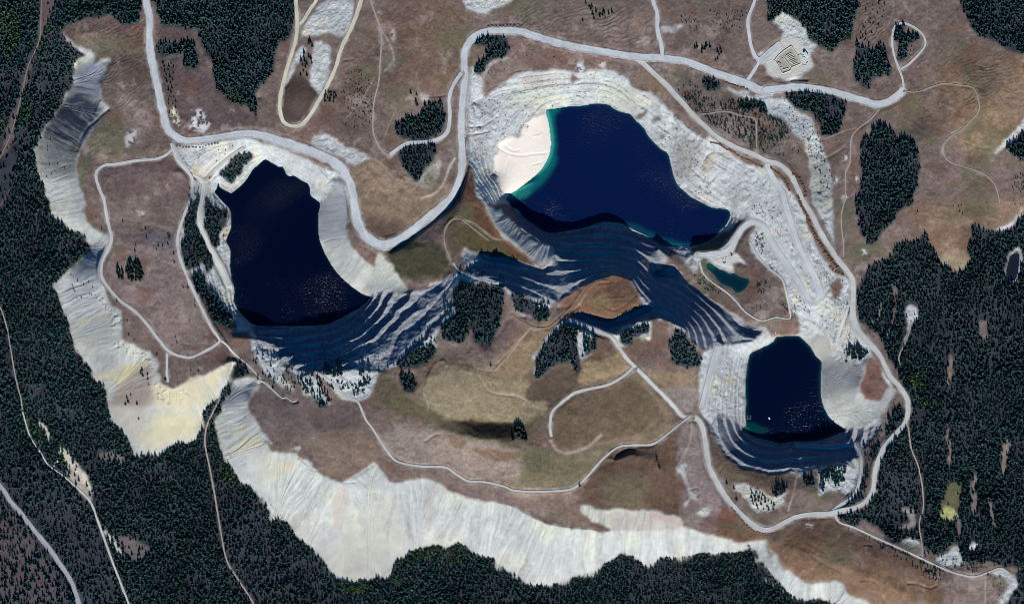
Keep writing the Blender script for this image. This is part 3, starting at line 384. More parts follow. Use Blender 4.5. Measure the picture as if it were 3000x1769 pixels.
for idx, (name, label, s, w, col, sn) in enumerate(ROADS):
    c3 = pts(s, True); c3[c3[:, 2] == 0, 2] = w; c3, arc = resample(smooth(c3, sn), 5.0); c = c3[:, :2]; wl = c3[:, 2]
    i = ((c[:, 0] + M) / CELL).astype(int).clip(0, NX - 1); j = ((c[:, 1] + M) / CELL).astype(int).clip(0, NY - 1)
    zc = Zf[j, i]
    for _ in range(6):
        q = np.pad(zc, 2, mode='edge'); zc = (q[:-4] + q[1:-3] + q[2:-2] + q[3:-1] + q[4:]) / 5
    reach = wl.max() / 2 + 12 + 3
    D2 = np.full((NY, NX), 1e9); ZC = np.zeros((NY, NX)); HW = np.full((NY, NX), w / 2)
    for t in range(0, len(c)):
        i0, i1 = max(0, int((c[t, 0] - reach + M) / CELL)), min(NX, int((c[t, 0] + reach + M) / CELL) + 2)
        j0, j1 = max(0, int((c[t, 1] - reach + M) / CELL)), min(NY, int((c[t, 1] + reach + M) / CELL) + 2)
        if i1 <= i0 or j1 <= j0: continue
        d = (XX[j0:j1, i0:i1] - c[t, 0]) ** 2 + (YY[j0:j1, i0:i1] - c[t, 1]) ** 2
        b = d < D2[j0:j1, i0:i1]; D2[j0:j1, i0:i1][b] = d[b]; ZC[j0:j1, i0:i1][b] = zc[t]; HW[j0:j1, i0:i1][b] = wl[t] / 2
    Dm = np.sqrt(D2); wv = 1 - sstep(0, 1, (Dm - HW - 2.5) / (9.5 if w > 8 else 4.5))
    Zf = Zf * (1 - wv) + (ZC - .45) * wv
    RD = np.maximum(RD, 1 - sstep(0, 4, Dm - HW))
    RIB.append((name, label, c, zc, wl, col, idx))
for (nm, s, zl, lb), m in zip(WATERS, lakes): Zf = np.where(m, np.minimum(Zf, zl - .35), Zf)


def zat(x, y):
    u = np.clip((np.asarray(x, float) + M) / CELL, 0, NX - 1.001); v = np.clip((np.asarray(y, float) + M) / CELL, 0, NY - 1.001)
    i = u.astype(int); j = v.astype(int); a = u - i; b = v - j
    return (Zf[j, i] * (1 - a) + Zf[j, i + 1] * a) * (1 - b) + (Zf[j + 1, i] * (1 - a) + Zf[j + 1, i + 1] * a) * b


gy_, gx_ = np.gradient(blur(Zf, 6), CELL); slope = np.hypot(gx_, gy_)
gy2, gx2 = np.gradient(Zf, CELL); slope_f = np.hypot(gx2, gy2)

# ------------------------------------------------------------------ surface colours (reflectance, some slope shade painted in)
def lin(r, g, b):
    c = np.array([r, g, b]) / 255.
    return np.where(c <= .04045, c / 12.92, ((c + .055) / 1.055) ** 2.4) / .90
COL = np.zeros((NY, NX, 3))
def paint(m, c, a=1.0):
    w = (np.clip(m, 0, 1) * a)[..., None]; COL[:] = COL * (1 - w) + np.asarray(c) * w
COL[:] = lin(108, 92, 84)
PATCH = [  # meadow hues, some painted-in slope shade: (outline, colour, feather m, strength)
 ("B2 920,1290 1200,1390 1330,1180 1800,1200 1979,1020 B3 280,950 180,1200 150,1300 330,1480 C3 200,0 230,150 100,300 C2 1979,330 1500,250 1350,200 1000,20", (116, 103, 78), 40, .9),
 ("C2 1250,20 1600,-20 1979,0 1979,180 1600,150 1400,110", (130, 117, 90), 30, .7), ("B2 1250,1180 1350,1200 1400,1300 1700,1400 1979,1440 1979,1484 1500,1484 1250,1400", (130, 117, 88), 30, .6),
 ("B3 340,760 520,620 740,540 870,590 930,700 860,810 680,870 480,800", (128, 92, 68), 10, .95), ("B3 560,700 800,700 860,760 700,840 560,780", (112, 98, 66), 14, .7),
 ("C3 300,80 700,-40 1100,0 1050,200 800,300 400,340 290,280", (108, 90, 68), 40, .85), ("C3 900,-60 1090,20 1050,220 700,330 400,360 600,280 900,200", (126, 112, 84), 24, .7),
 ("C3 0,400 300,400 700,350 500,550 450,620 0,640", (118, 107, 78), 30, .9), ("C2 1700,560 1979,480 1979,640 1700,590", (118, 107, 78), 30, .8),
 ("C3 500,620 700,420 1000,400 1250,200 1200,500 1250,800 700,800 490,750", (104, 80, 62), 20, .95), ("C3 700,560 900,520 1050,700 800,780 700,700", (98, 90, 70), 40, .7), ("C3 1000,330 1250,190 1270,250 1150,450 1050,600", (96, 74, 58), 20, .6),
 ("C3 1260,200 1390,250 1430,500 1530,750 1470,980 1250,900 1250,500", (132, 116, 110), 20, .85), ("C3 1540,780 1700,920 1880,990 1690,1035 1480,970", (114, 78, 60), 6, .95),
 ("C4 110,1040 200,960 600,850 900,1020 1250,1240 1400,1400 1420,1600 860,1600 630,1325 390,1320 200,1220", (122, 94, 68), 20, .95), ("C4 200,960 600,860 900,1020 1250,1250 1300,1340 1000,1200 700,1060 400,1000", (92, 70, 62), 30, .75),  # second outline: shade of the hill's north flank painted into its colour
 ("C4 1420,1280 1800,1270 1850,1350 1800,1600 1430,1600", (130, 114, 104), 12, .9), ("C4 620,850 800,900 1100,1040 1400,1150 1500,1250 1250,1160 900,1010 700,940", (118, 108, 102), 10, .8),
 ("A4 1300,500 2200,430 2200,900 1750,1100 1500,1000 1400,700", (136, 110, 82), 70, .85), ("A4 1000,700 1400,650 1600,900 1300,950 1000,850", (116, 93, 74), 50, .6), ("A4 1200,780 1270,790 1250,870 1160,860", (88, 70, 62), 20, .6),
 ("A4 1480,350 1600,300 1750,360 1700,430 1500,430", (84, 66, 58), 22, .7), ("A4 1550,1120 1680,1120 1640,1200 1550,1190", (98, 72, 56), 14, .7), ("A4 1520,960 1780,940 1740,1110 1550,1100", (150, 124, 92), 24, .7),  # first outline: painted-in shade of a small north-facing slope
 ("B4 1150,50 2200,0 1900,200 1600,200 1500,500 1350,400 1200,200", (134, 108, 84), 30, .85), ("B4 1360,400 1580,430 1520,520 1400,500", (150, 136, 104), 20, .8), ("B4 1530,200 1600,210 1570,360 1500,330", (104, 76, 64), 12, .7),
 ("B2 1000,350 1350,320 1430,480 1300,590 1050,580 990,500", (70, 68, 48), 16, .95), ("B2 1380,100 1600,60 1750,300 1979,460 1780,440 1500,350 1420,300", (86, 72, 48), 16, .95), ("B2 1600,200 1750,300 1979,470 1979,420 1780,250 1680,100", (96, 62, 42), 8, .7), ("A2 1530,1180 1580,1250 1640,1484 1480,1484", (94, 62, 46), 8, .8),
 ("A2 920,0 1500,0 1480,500 1420,640 1000,700 900,500", (112, 88, 74), 50, .8), ("A2 1300,100 1480,100 1470,600 1300,600 1200,300", (104, 88, 66), 40, .6), ("A2 620,350 880,250 860,700 840,1000 620,900 640,500", (104, 86, 74), 30, .7),
 ("A1 480,250 1040,250 1050,400 700,450 560,340", (98, 90, 70), 20, .8), ("A1 480,190 800,110 1040,180 1040,260 470,260", (92, 72, 64), 20, .7), ("A1 830,830 920,950 860,1120 680,1130 600,1400 B1 620,0 720,200 640,130 A1 560,1300 560,1200 700,920", (100, 97, 78), 18, .9),
 ("A1 730,450 1000,430 1150,700 740,720", (92, 80, 74), 14, .9), ("A1 830,720 960,690 1100,900 1000,1100 960,900", (138, 122, 114), 16, .7), ("A1 720,1120 1000,1100 1240,1080 1100,1140 850,1180 720,1180", (146, 132, 114), 8, .6),
 ("A1 720,1210 1300,1160 1390,1300 B1 1290,0 800,0 A1 730,1390", (102, 84, 82), 20, .9), ("B1 770,30 1290,0 1280,300 820,240 780,120", (112, 97, 92), 30, .8), ("B1 800,300 1300,350 1560,1000 1300,1110 1100,900 800,600", (126, 108, 102), 30, .85), ("B1 1040,250 1290,260 1300,360 1100,340", (98, 94, 104), 14, .6),
 ("A1 1140,200 1440,220 1560,620 1880,870 1500,940 1250,930 1180,600", (84, 70, 70), 16, .9), ("A1 1300,540 1550,600 1450,760 1300,700", (98, 82, 80), 30, .6),
 ("A2 680,1200 900,1160 1050,1300 1450,1350 1350,1484 720,1484", (140, 118, 96), 16, .85), ("B2 750,0 1400,10 1100,230 920,300 820,260", (128, 106, 86), 20, .9), ("B2 800,150 1000,180 1020,260 920,290 830,250", (98, 80, 66), 14, .8),
 ("A3 1230,560 1560,620 1979,800 1979,1200 1700,1080 1400,900", (96, 88, 80), 24, .8), ("A3 900,560 1000,520 1140,690 1060,700", (122, 100, 82), 10, .8), ("A3 0,300 400,320 850,420 600,480 100,500", (106, 82, 76), 14, .7),
 ("E 450,590 760,400 900,320 1060,680 1220,920 1310,1100 1030,1180 560,950", (92, 80, 74), 12, .95), ("E 360,500 600,400 820,250 900,215 680,460 500,560", (86, 76, 72), 6, .95), ("E 1060,900 1180,850 1190,960 1080,1000", (80, 78, 60), 12, .8),
 ("L3 1540,300 1650,480 1690,550 1640,650 1560,685 1430,600", (110, 80, 68), 5, .95), ("E 1110,1260 1330,1250 1340,1270 1110,1290", (168, 140, 112), 4, .9),
 ("B2 1100,1100 1300,1080 1330,1180 1240,1380 1150,1330 1200,1180", (104, 86, 72), 14, .7), ("B3 640,1020 780,1080 800,1180 700,1180 560,1200", (100, 74, 66), 12, .7), ("B3 500,1200 700,1150 850,1220 640,1330 490,1330", (146, 124, 90), 16, .8), ("B3 820,1060 1100,880 1120,1000 1000,1130 900,1180", (104, 82, 68), 14, .7), ("B3 1000,1240 1330,1280 1310,1340 1060,1320", (136, 114, 84), 14, .7), ("B3 1000,1150 1180,1230 1090,1120", (124, 106, 98), 10, .7),
 ("B3 200,1280 400,1190 480,1300 330,1470 100,1400", (92, 72, 60), 20, .8), ("B3 0,960 280,930 180,1100 0,1260", (130, 106, 82), 16, .6),
 ("C2 1000,330 1300,260 1600,330 1850,400 1900,560 1600,590 1350,490 1000,430", (146, 126, 108), 24, .75), ("C2 1400,270 1500,290 1500,320 1400,350", (122, 92, 64), 8, .6), ("C2 1560,370 1700,400 1830,420 1720,450 1600,420", (124, 92, 64), 8, .7), ("C2 470,130 620,150 600,230 460,210", (92, 76, 72), 14, .7), ("C2 1420,150 1600,160 1800,160 1960,230 1940,290 1800,270 1500,210", (66, 54, 42), 8, .9), ("A2 250,590 300,560 390,580 430,680 400,760 340,850 280,890 210,850 190,780 210,680", (80, 68, 60), 5, .95), ("B3 640,722 740,715 850,700 850,720 700,735", (170, 158, 140), 3, .8), ("A2 900,200 1010,200 1010,500 930,480 910,330", (132, 118, 108), 14, .7), ("A3 850,130 960,110 950,230 880,230", (130, 106, 92), 14, .6), ("A3 900,300 990,250 1000,320 920,350", (160, 148, 134), 5, .6), ("A3 1070,210 1180,190 1240,190 1190,235 1090,235", (176, 178, 178), 3, .85), ("A2 1180,670 1240,690 1260,720 1200,730", (172, 164, 154), 4, .8), ("A2 1560,480 1600,520 1640,560 1660,500 1790,410 1830,400 1820,420 1740,460 1680,520 1620,580", (170, 168, 160), 4, .7), ("A2 1060,1040 1310,1090 1340,1100 1330,1250 1260,1380 1180,1390 1000,1200 1020,1130", (140, 128, 114), 6, .6), ("A2 1210,1260 1290,1180 1330,1160 1310,1300 1240,1370 1160,1330", (176, 174, 164), 5, .8), ("A1 1330,300 1140,320 1180,440 1260,500 1240,420 1330,400", (120, 112, 104), 6, .6), ("C2 500,290 560,390 620,420 600,480 480,400 400,280", (138, 126, 118), 6, .6), ("C3 240,600 480,690 480,740 560,920 300,880 0,700", (132, 114, 98), 14, .7),  # darkest brown outline paints the shade of the hollow's north-facing slope
 ("C4 0,900 330,800 300,700 330,560 420,540 480,690 700,720 560,800 300,840", (120, 102, 92), 14, .8), ("C3 1460,300 1600,480 1979,570 1979,640 1700,640 1500,560", (102, 88, 66), 16, .8)]
for s, c, f, a in PATCH: paint(blur(region(s), f), lin(*c), a)
COL = COL * .88 + .12 * COL.mean(-1, keepdims=True) * np.array([1.0, .99, .98])
mott = fbm(XX, YY, 120, 501, 4, .6); fine = fbm(XX, YY, 22, 531, 4, .7); spk = rng.random((NY, NX)) - .5
grit = fbm(XX, YY, 8, 571, 2, .7); brush = fbm(XX * .25 + YY * .1, YY * 1.0 - XX * .35, 9, 577, 3, .7)
COL *= (1 + .19 * mott + .15 * fine +   .28 * spk + .17 * grit + .13 * brush)[..., None]
pale = sstep(.32, 1.05, fbm(XX, YY, 70, 601, 5, .75) + .5 * fbm(XX, YY, 16, 611, 4, .7)) * field_w; paint(pale, lin(160, 148, 140), .42)
stre = sstep(.2, .9, fbm(cont * 3 + XX * .2, YY * .15 - XX * .1, 18, 617, 3)) * field_w; paint(stre, lin(128, 114, 106), .25)
red = sstep(.3, .8, fbm(XX, YY, 75, 621, 4, .6)) * field_w; paint(red, lin(102, 72, 58), .45)
grn = sstep(.35, .8, fbm(XX, YY, 100, 641, 4, .6)) * field_w; paint(grn, lin(88, 92, 66), .5)
dk = sstep(.25, .8, fbm(XX, YY, 85, 661, 5, .65)) * field_w; paint(dk, lin(78, 64, 56), .45)
COL *= (1 + fur * fl * .13 * field_w)[..., None]
for st_, c_, f_, a_ in (("CQ 620,510 700,470 800,490 900,500 960,560 950,600 860,615 760,605 660,590", (142, 127, 96), 12, .85), ("CQ 820,440 930,370 960,330 990,370 920,480 880,500 810,490", (138, 115, 84), 12, .75), ("CQ 500,490 560,520 640,590 750,622 860,645 930,610 960,600 900,680 800,690 700,645 560,600 490,550", (90, 82, 58), 12, .85), ("CQ 730,612 800,616 900,630 905,662 850,668 780,650", (50, 41, 34), 6, .85),  # last outline darkens the hollow again, shade painted over the grass colour
 ("CQ 520,640 660,640 740,660 900,700 880,770 760,780 660,745 560,720 500,680", (148, 132, 117), 14, .75), ("CQ 680,650 740,668 720,692", (122, 92, 66), 5, .7), ("CQ 760,690 850,695 900,700 860,725 800,715", (122, 92, 66), 5, .8), ("CQ 980,560 1040,520 1180,480 1240,520 1290,590 1260,650 1160,680 1060,690 990,670 970,620", (102, 85, 64), 14, .85), ("CQ 1210,490 1260,530 1310,600 1290,655 1180,700 1080,705 1180,680 1270,630 1285,590", (132, 114, 84), 8, .75), ("CQ 900,700 960,690 1080,720 1180,690 1080,770 1040,800 900,780", (116, 106, 77), 12, .8), ("CQ 900,710 960,700 980,740 920,760", (92, 90, 66), 12, .7),
 ("CQ 930,510 1000,465 1045,475 1048,510 980,555 900,550", (88, 71, 59), 8, .9), ("CQ 1080,430 1150,410 1190,450 1100,500 1050,500", (144, 121, 88), 7, .85), ("CQ 1090,390 1150,380 1180,415 1100,445 1060,450", (98, 74, 62), 7, .85), ("CQ 1200,400 1260,340 1300,340 1290,420 1330,460 1290,470", (108, 83, 70), 8, .8), ("CQ 1280,520 1380,520 1370,580 1340,590 1300,560", (138, 125, 113), 6, .8), ("CQ 760,350 870,335 880,370 800,410 750,390", (104, 85, 80), 8, .7), ("CQ 1270,480 1390,490 1380,520 1280,515", (134, 112, 84), 6, .7),
 ("CQ 150,520 300,540 430,570 440,660 300,650 180,680 160,600", (106, 91, 87), 12, .7), ("CQ 310,575 430,570 440,640 330,640", (88, 75, 71), 12, .8), ("CQ 330,650 460,640 500,720 390,780 330,720", (122, 102, 85), 12, .75), ("CQ 1080,770 1150,692 1270,682 1275,720 1330,800 1300,900 1080,900", (94, 73, 58), 8, .85), ("CQ 1130,770 1240,760 1230,840 1140,860", (100, 90, 68), 20, .7), ("CQ 1340,640 1390,640 1410,760 1400,860 1330,740", (132, 117, 111), 8, .8), ("CQ 440,640 480,720 560,760 700,800 900,830 1030,830 1100,900 900,860 640,790 500,780", (112, 92, 82), 10, .7),
 ("CQ 530,120 640,120 690,170 660,210 560,205", (66, 65, 46), 8, .9), ("CQ 740,60 820,90 940,180 900,190 800,150 720,120", (82, 73, 45), 8, .85), ("CQ 780,10 830,80 960,190 930,190 800,100 760,40", (96, 64, 45), 5, .8), ("CQ 690,70 730,60 730,130 690,170", (92, 78, 58), 7, .8), ("CQ 1000,290 1040,260 1130,215 1210,215 1240,290 1170,330 1100,320 1020,310", (122, 88, 64), 5, .85), ("CQ 1130,240 1200,228 1225,280 1150,290", (92, 68, 52), 7, .8), ("CQ 1080,270 1130,260 1150,290 1110,310", (112, 98, 68), 7, .7), ("CQ 450,0 620,-20 690,0 600,70 530,105 490,100", (126, 106, 86), 8, .6), ("CQ 460,40 560,60 580,90 500,105", (90, 73, 60), 10, .7)):
    c_ = np.array(c_) * .80 + np.mean(c_) * .17; paint(blur(region(st_), f_) * field_w, lin(*c_) * (1 + .10 * fine + .24 * spk + .16 * grit + .12 * brush)[..., None], a_)
# loose stone and rock
bl = fbm(XX, YY, 65, 701, 4, .55)[..., None]
stone = lin(167, 169, 164) * (1 + .05 * bl); stone = stone * (1 - .10 * np.clip(-bl, 0, 1)) + np.array([.03, .02, -.04]) * np.clip(bl, 0, 1)
stone = stone * (1 + .22 * RILL[..., None] + .17 * spk[..., None] + .08 * fine[..., None] + .08 * grit[..., None])
wr = blur(cls == SCREE, 3); wk = blur((cls == ROCK), 3); ww = blur(cls == WALL, 3); wb = blur(cls == BEACH, 2)
paint(wr, stone); rockc = lin(172, 176, 174) * (1 + .10 * fine + .22 * spk + .12 * grit + .10 * fbm(XX, YY, 38, 721, 4))[..., None]
grey = sstep(.1, .7, fbm(XX, YY, 55, 733, 4))[..., None]; rockc = rockc * (1 - grey * .35) + lin(150, 146, 142) * grey * .35
yl = sstep(.3, .8, fbm(XX, YY, 48, 743, 4))[..., None]; rockc = rockc * (1 - yl * .4) + lin(206, 200, 172) * yl * .4
paint(wk, rockc)
steep_shade = sstep(.55, 1.1, slope_f)[..., None]; wallc = lin(150, 152, 152) * (1 - steep_shade) + lin(86, 94, 112) * steep_shade  # steep faces tinted blue-grey: their navy shade is painted into the rock
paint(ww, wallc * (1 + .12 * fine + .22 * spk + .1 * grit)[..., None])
STAIN_SHADE = [("C1 1000,220 1150,100 1280,80 1460,130 1420,260 1250,330 1000,330", (208, 200, 162), 24, .85), ("C1 770,0 1000,0 1100,60 1000,200 960,330 860,200", (186, 178, 164), 18, .7), ("B1 1120,1310 1400,1290 1690,1170 1600,1300 1480,1484 1100,1484", (208, 198, 160), 14, .8),
 ("B1 880,1300 1060,1170 1100,1350 1080,1484 780,1484 840,1380", (128, 116, 104), 12, .85), ("B1 1040,1160 1090,1180 860,1330 680,1300 660,1280", (206, 194, 152), 6, .8), ("B1 780,800 830,800 640,900 540,920", (204, 192, 152), 6, .7), ("B1 640,590 760,800 700,820 540,800 480,650", (176, 180, 178), 14, .6),
 ("B1 560,950 760,860 830,850 800,1000 780,1050 600,1060 540,1030", (142, 142, 136), 14, .75), ("A1 590,480 770,450 730,620 720,740 560,640", (126, 132, 146), 10, .85), ("A1 560,640 720,760 740,850 660,930 560,1040 300,970 440,770", (66, 72, 84), 14, 1.0), ("A1 260,1020 560,1040 570,1200 560,1300 290,1250 250,1120", (98, 98, 100), 24, .8), ("A1 500,1060 580,1040 550,1110 510,1110", (110, 92, 74), 6, .8),  # darkest outline: shade of the northwest-facing dump side painted in
 ("B1 500,530 700,370 760,400 720,500 720,560 480,560", (130, 136, 146), 12, .7), ("C1 1640,420 1760,290 1850,260 1920,330 1760,380", (210, 200, 156), 8, .6), ("C1 1660,240 1790,200 1800,230 1680,260", (210, 200, 156), 6, .6), ("B1 1690,1340 1830,1380 1800,1440 1600,1484 1650,1400", (112, 118, 132), 8, .8),
 ("C2 120,550 190,460 280,455 250,510 150,550", (206, 190, 142), 5, .8), ("C2 590,640 680,620 650,800 560,1000 560,850", (196, 184, 168), 8, .6), ("C2 780,590 870,620 870,660 820,660 780,620", (198, 196, 150), 4, .8), ("C2 700,870 980,720 1000,900 1010,1150 800,1280 560,1280 620,1000", (200, 200, 182), 30, .6), ("C2 1270,660 1300,640 1290,800 1260,950 1230,900", (188, 172, 160), 8, .6), ("C2 0,400 120,380 240,480 100,600 0,620", (202, 200, 178), 20, .6),
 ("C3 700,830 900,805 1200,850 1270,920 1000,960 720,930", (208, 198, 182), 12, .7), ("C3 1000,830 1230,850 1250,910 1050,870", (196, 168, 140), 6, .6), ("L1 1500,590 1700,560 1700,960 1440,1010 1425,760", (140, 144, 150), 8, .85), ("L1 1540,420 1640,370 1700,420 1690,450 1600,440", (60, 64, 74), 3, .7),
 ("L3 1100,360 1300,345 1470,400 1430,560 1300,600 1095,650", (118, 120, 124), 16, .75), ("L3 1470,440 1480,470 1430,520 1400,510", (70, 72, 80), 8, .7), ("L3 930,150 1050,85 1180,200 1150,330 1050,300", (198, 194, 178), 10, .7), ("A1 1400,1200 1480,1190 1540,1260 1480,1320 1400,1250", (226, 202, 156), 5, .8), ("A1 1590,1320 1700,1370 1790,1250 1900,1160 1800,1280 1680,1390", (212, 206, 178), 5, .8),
 ("N2 560,560 850,530 1000,540 850,640 620,640", (196, 176, 172), 10, .6), ("N2 480,650 800,650 900,800 500,830", (196, 202, 180), 20, .6), ("N2 1400,620 1650,700 1700,850 1350,780", (204, 206, 180), 12, .6), ("NE 520,370 620,310 640,330 560,395", (86, 80, 66), 3, .9), ("NE 700,400 770,360 770,430 720,430", (84, 84, 80), 3, .9), ("NE 760,570 830,530 830,560 770,590", (84, 84, 80), 3, .9), ("NE 1190,820 1250,720 1290,700 1270,850 1230,900 1190,900", (196, 178, 156), 5, .7), ("NE 1250,700 1420,720 1520,780 1700,860 1600,840 1400,740", (196, 168, 138), 5, .6), ("NE 900,660 1000,580 1140,620 1140,850 950,960", (136, 132, 130), 10, .6),
 ("A4 180,420 290,335 350,440 360,480 240,530", (206, 200, 168), 3, .8), ("A4 450,1140 560,1190 570,1484 450,1484", (146, 146, 152), 8, .7), ("A4 60,700 330,800 440,900 380,980 160,820", (176, 182, 190), 10, .7),
 ("W1 580,670 680,730 900,870 980,960 980,985 880,960 740,840 640,740", (214, 214, 184), 5, .85), ("W1 200,840 260,790 380,870 300,890", (206, 204, 170), 6, .8), ("C3 1600,640 1800,680 1979,650 1880,790 1700,720", (210, 204, 176), 8, .7),
 ("C2 600,600 1000,600 1000,640 600,640", (184, 190, 194), 6, .5), ("B2 1670,60 1979,350 1979,400 1900,330 1740,200", (134, 138, 144), 6, .6), ("L1 500,850 560,860 560,950 500,1010", (214, 200, 160), 4, .7), ("L3 250,470 310,490 300,560 240,540", (212, 202, 160), 6, .6), ("E 200,500 420,560 440,620 300,740 200,640", (190, 190, 184), 8, .6)]
for s, c, f, a in STAIN_SHADE: paint(blur(region(s), f * 1.6) * np.maximum(np.maximum(wr, wk), ww) * np.clip(1 + .8 * RILL + .3 * fine, 0, 1.1), lin(*[q_ * (.84 if q_ > 150 else .95) for q_ in c]) * (1 + .10 * fine + .08 * RILL + .06 * spk)[..., None], a)
toe = W_ * sstep(110, 240, TD) * (cls == SCREE); paint(toe, lin(160, 156, 148), .4)
paint(padw * (wk + wb).clip(0, 1), lin(190, 188, 178) * (1 + .06 * fine + .05 * spk)[..., None], .85)
paint(wb, lin(226, 217, 203) * (1 + .03 * fine + .03 * spk)[..., None])
frst = lin(48, 50, 57) * (1 + .30 * fbm(XX, YY, 60, 801, 4) + .16 * fine + .12 * spk)[..., None]
paint(blur(cls == FOREST, 5), frst)
for s, c, f, a in [("C4 1440,610 1530,640 1500,820 1400,870 1375,800", (100, 97, 66), 8, .85), ("C4 1385,800 1470,780 1490,850 1400,870", (176, 176, 118), 6, .85), ("C1 -50,680 480,1484 -50,1484", (90, 78, 80), 20, .7), ("C1 480,480 560,500 650,680 640,760 540,640 490,560", (176, 164, 150), 5, .7), ("C1 400,380 470,380 590,520 650,680 560,560", (206, 198, 178), 4, .8), ("C1 265,170 300,180 355,290 340,310", (200, 192, 176), 4, .8), ("C1 740,950 790,980 890,1140 860,1140 780,1030", (196, 190, 176), 3, .8), ("C1 700,380 860,400 900,460 760,440", (130, 116, 110), 8, .6), ("C1 840,1000 1000,1040 1090,1090 980,1180 880,1080", (116, 104, 100), 8, .6), ("A1 300,0 400,0 370,130 300,270 240,420 160,700 110,900 100,1000 0,1130 60,900 150,640 260,340 280,250", (98, 84, 82), 8, .7), ("B4 1650,900 1720,880 1720,1000 1680,1000", (128, 112, 106), 8, .6), ("B4 1430,1150 1465,1140 1455,1300 1420,1330", (140, 122, 108), 5, .7), ("C4 1420,230 1440,250 1460,470 1440,480", (140, 124, 112), 4, .7), ("C4 1820,340 1860,280 1870,340 1850,540 1830,530", (140, 124, 112), 4, .7), ("C4 1600,560 1630,570 1640,700 1650,830 1610,820", (136, 124, 116), 5, .7), ("C4 1710,770 1740,780 1780,930 1760,930", (140, 126, 116), 4, .7), ("C4 1500,870 1525,900 1520,1000 1505,970", (140, 120, 110), 3, .7), ("C4 1570,1060 1620,1025 1640,1060 1600,1085", (204, 200, 190), 3, .8), ("C4 1090,800 1180,800 1180,900 1060,940 1150,880", (170, 162, 150), 4, .7), ("B4 1020,600 1050,650 1050,800 1010,950 1030,780", (130, 104, 96), 4, .7), ("B4 930,740 945,760 930,850 870,890 920,840", (186, 180, 166), 4, .8), ("C2 1150,1100 1350,1080 1280,1130", (96, 94, 70), 8, .5)]:
    paint(blur(region(s), f), lin(*c) * (1 + .1 * fine + .08 * spk)[..., None], a)
for st_, c_ in (("A2 240,610 300,560 390,580 430,680 400,760 340,850 280,890 210,850 185,760 205,680", (72, 60, 53)), ("A1 1390,870 1450,800 1520,880 1490,960 1430,950 1370,920", (184, 186, 188)), ("A1 1240,790 1260,780 1290,840 1310,890 1270,910 1240,840", (198, 194, 166)), ("A1 920,960 970,930 975,990 930,1065 905,1040", (176, 176, 174)), ("N2 1120,440 1150,405 1185,440 1175,490 1140,500", (190, 194, 196)), ("A3 630,450 690,450 665,500 625,480", (186, 176, 168)), ("A4 575,1300 620,1290 640,1320 590,1340", (190, 192, 194)), ("A4 735,1270 770,1270 770,1310 740,1315", (196, 198, 198)), ("A4 670,1140 710,1130 705,1165 670,1165", (196, 198, 198)), ("A4 640,1440 690,1410 690,1450 650,1460", (188, 186, 180)), ("B4 800,380 830,365 845,390 820,405", (196, 196, 194)), ("B4 980,950 1010,960 1050,1010 1000,990", (170, 164, 160)), ("C4 390,905 455,910 450,925 400,920", (176, 172, 166)), ("B1 990,70 1050,85 1030,100", (170, 160, 150)), ("C2 270,340 320,345 310,375 260,360", (176, 178, 178)), ("C2 1540,1000 1550,990 1560,1010", (170, 168, 160)), ("A2 850,70 900,80 910,100 880,95", (170, 160, 152)), ("A2 990,210 1010,240 1000,310 980,280", (170, 158, 148))):
    paint(blur(region(st_), 9) * (1 if sum(c_) < 200 else sstep(-.45, .35, grit + fine * .6 + .15)), lin(*c_), .9)
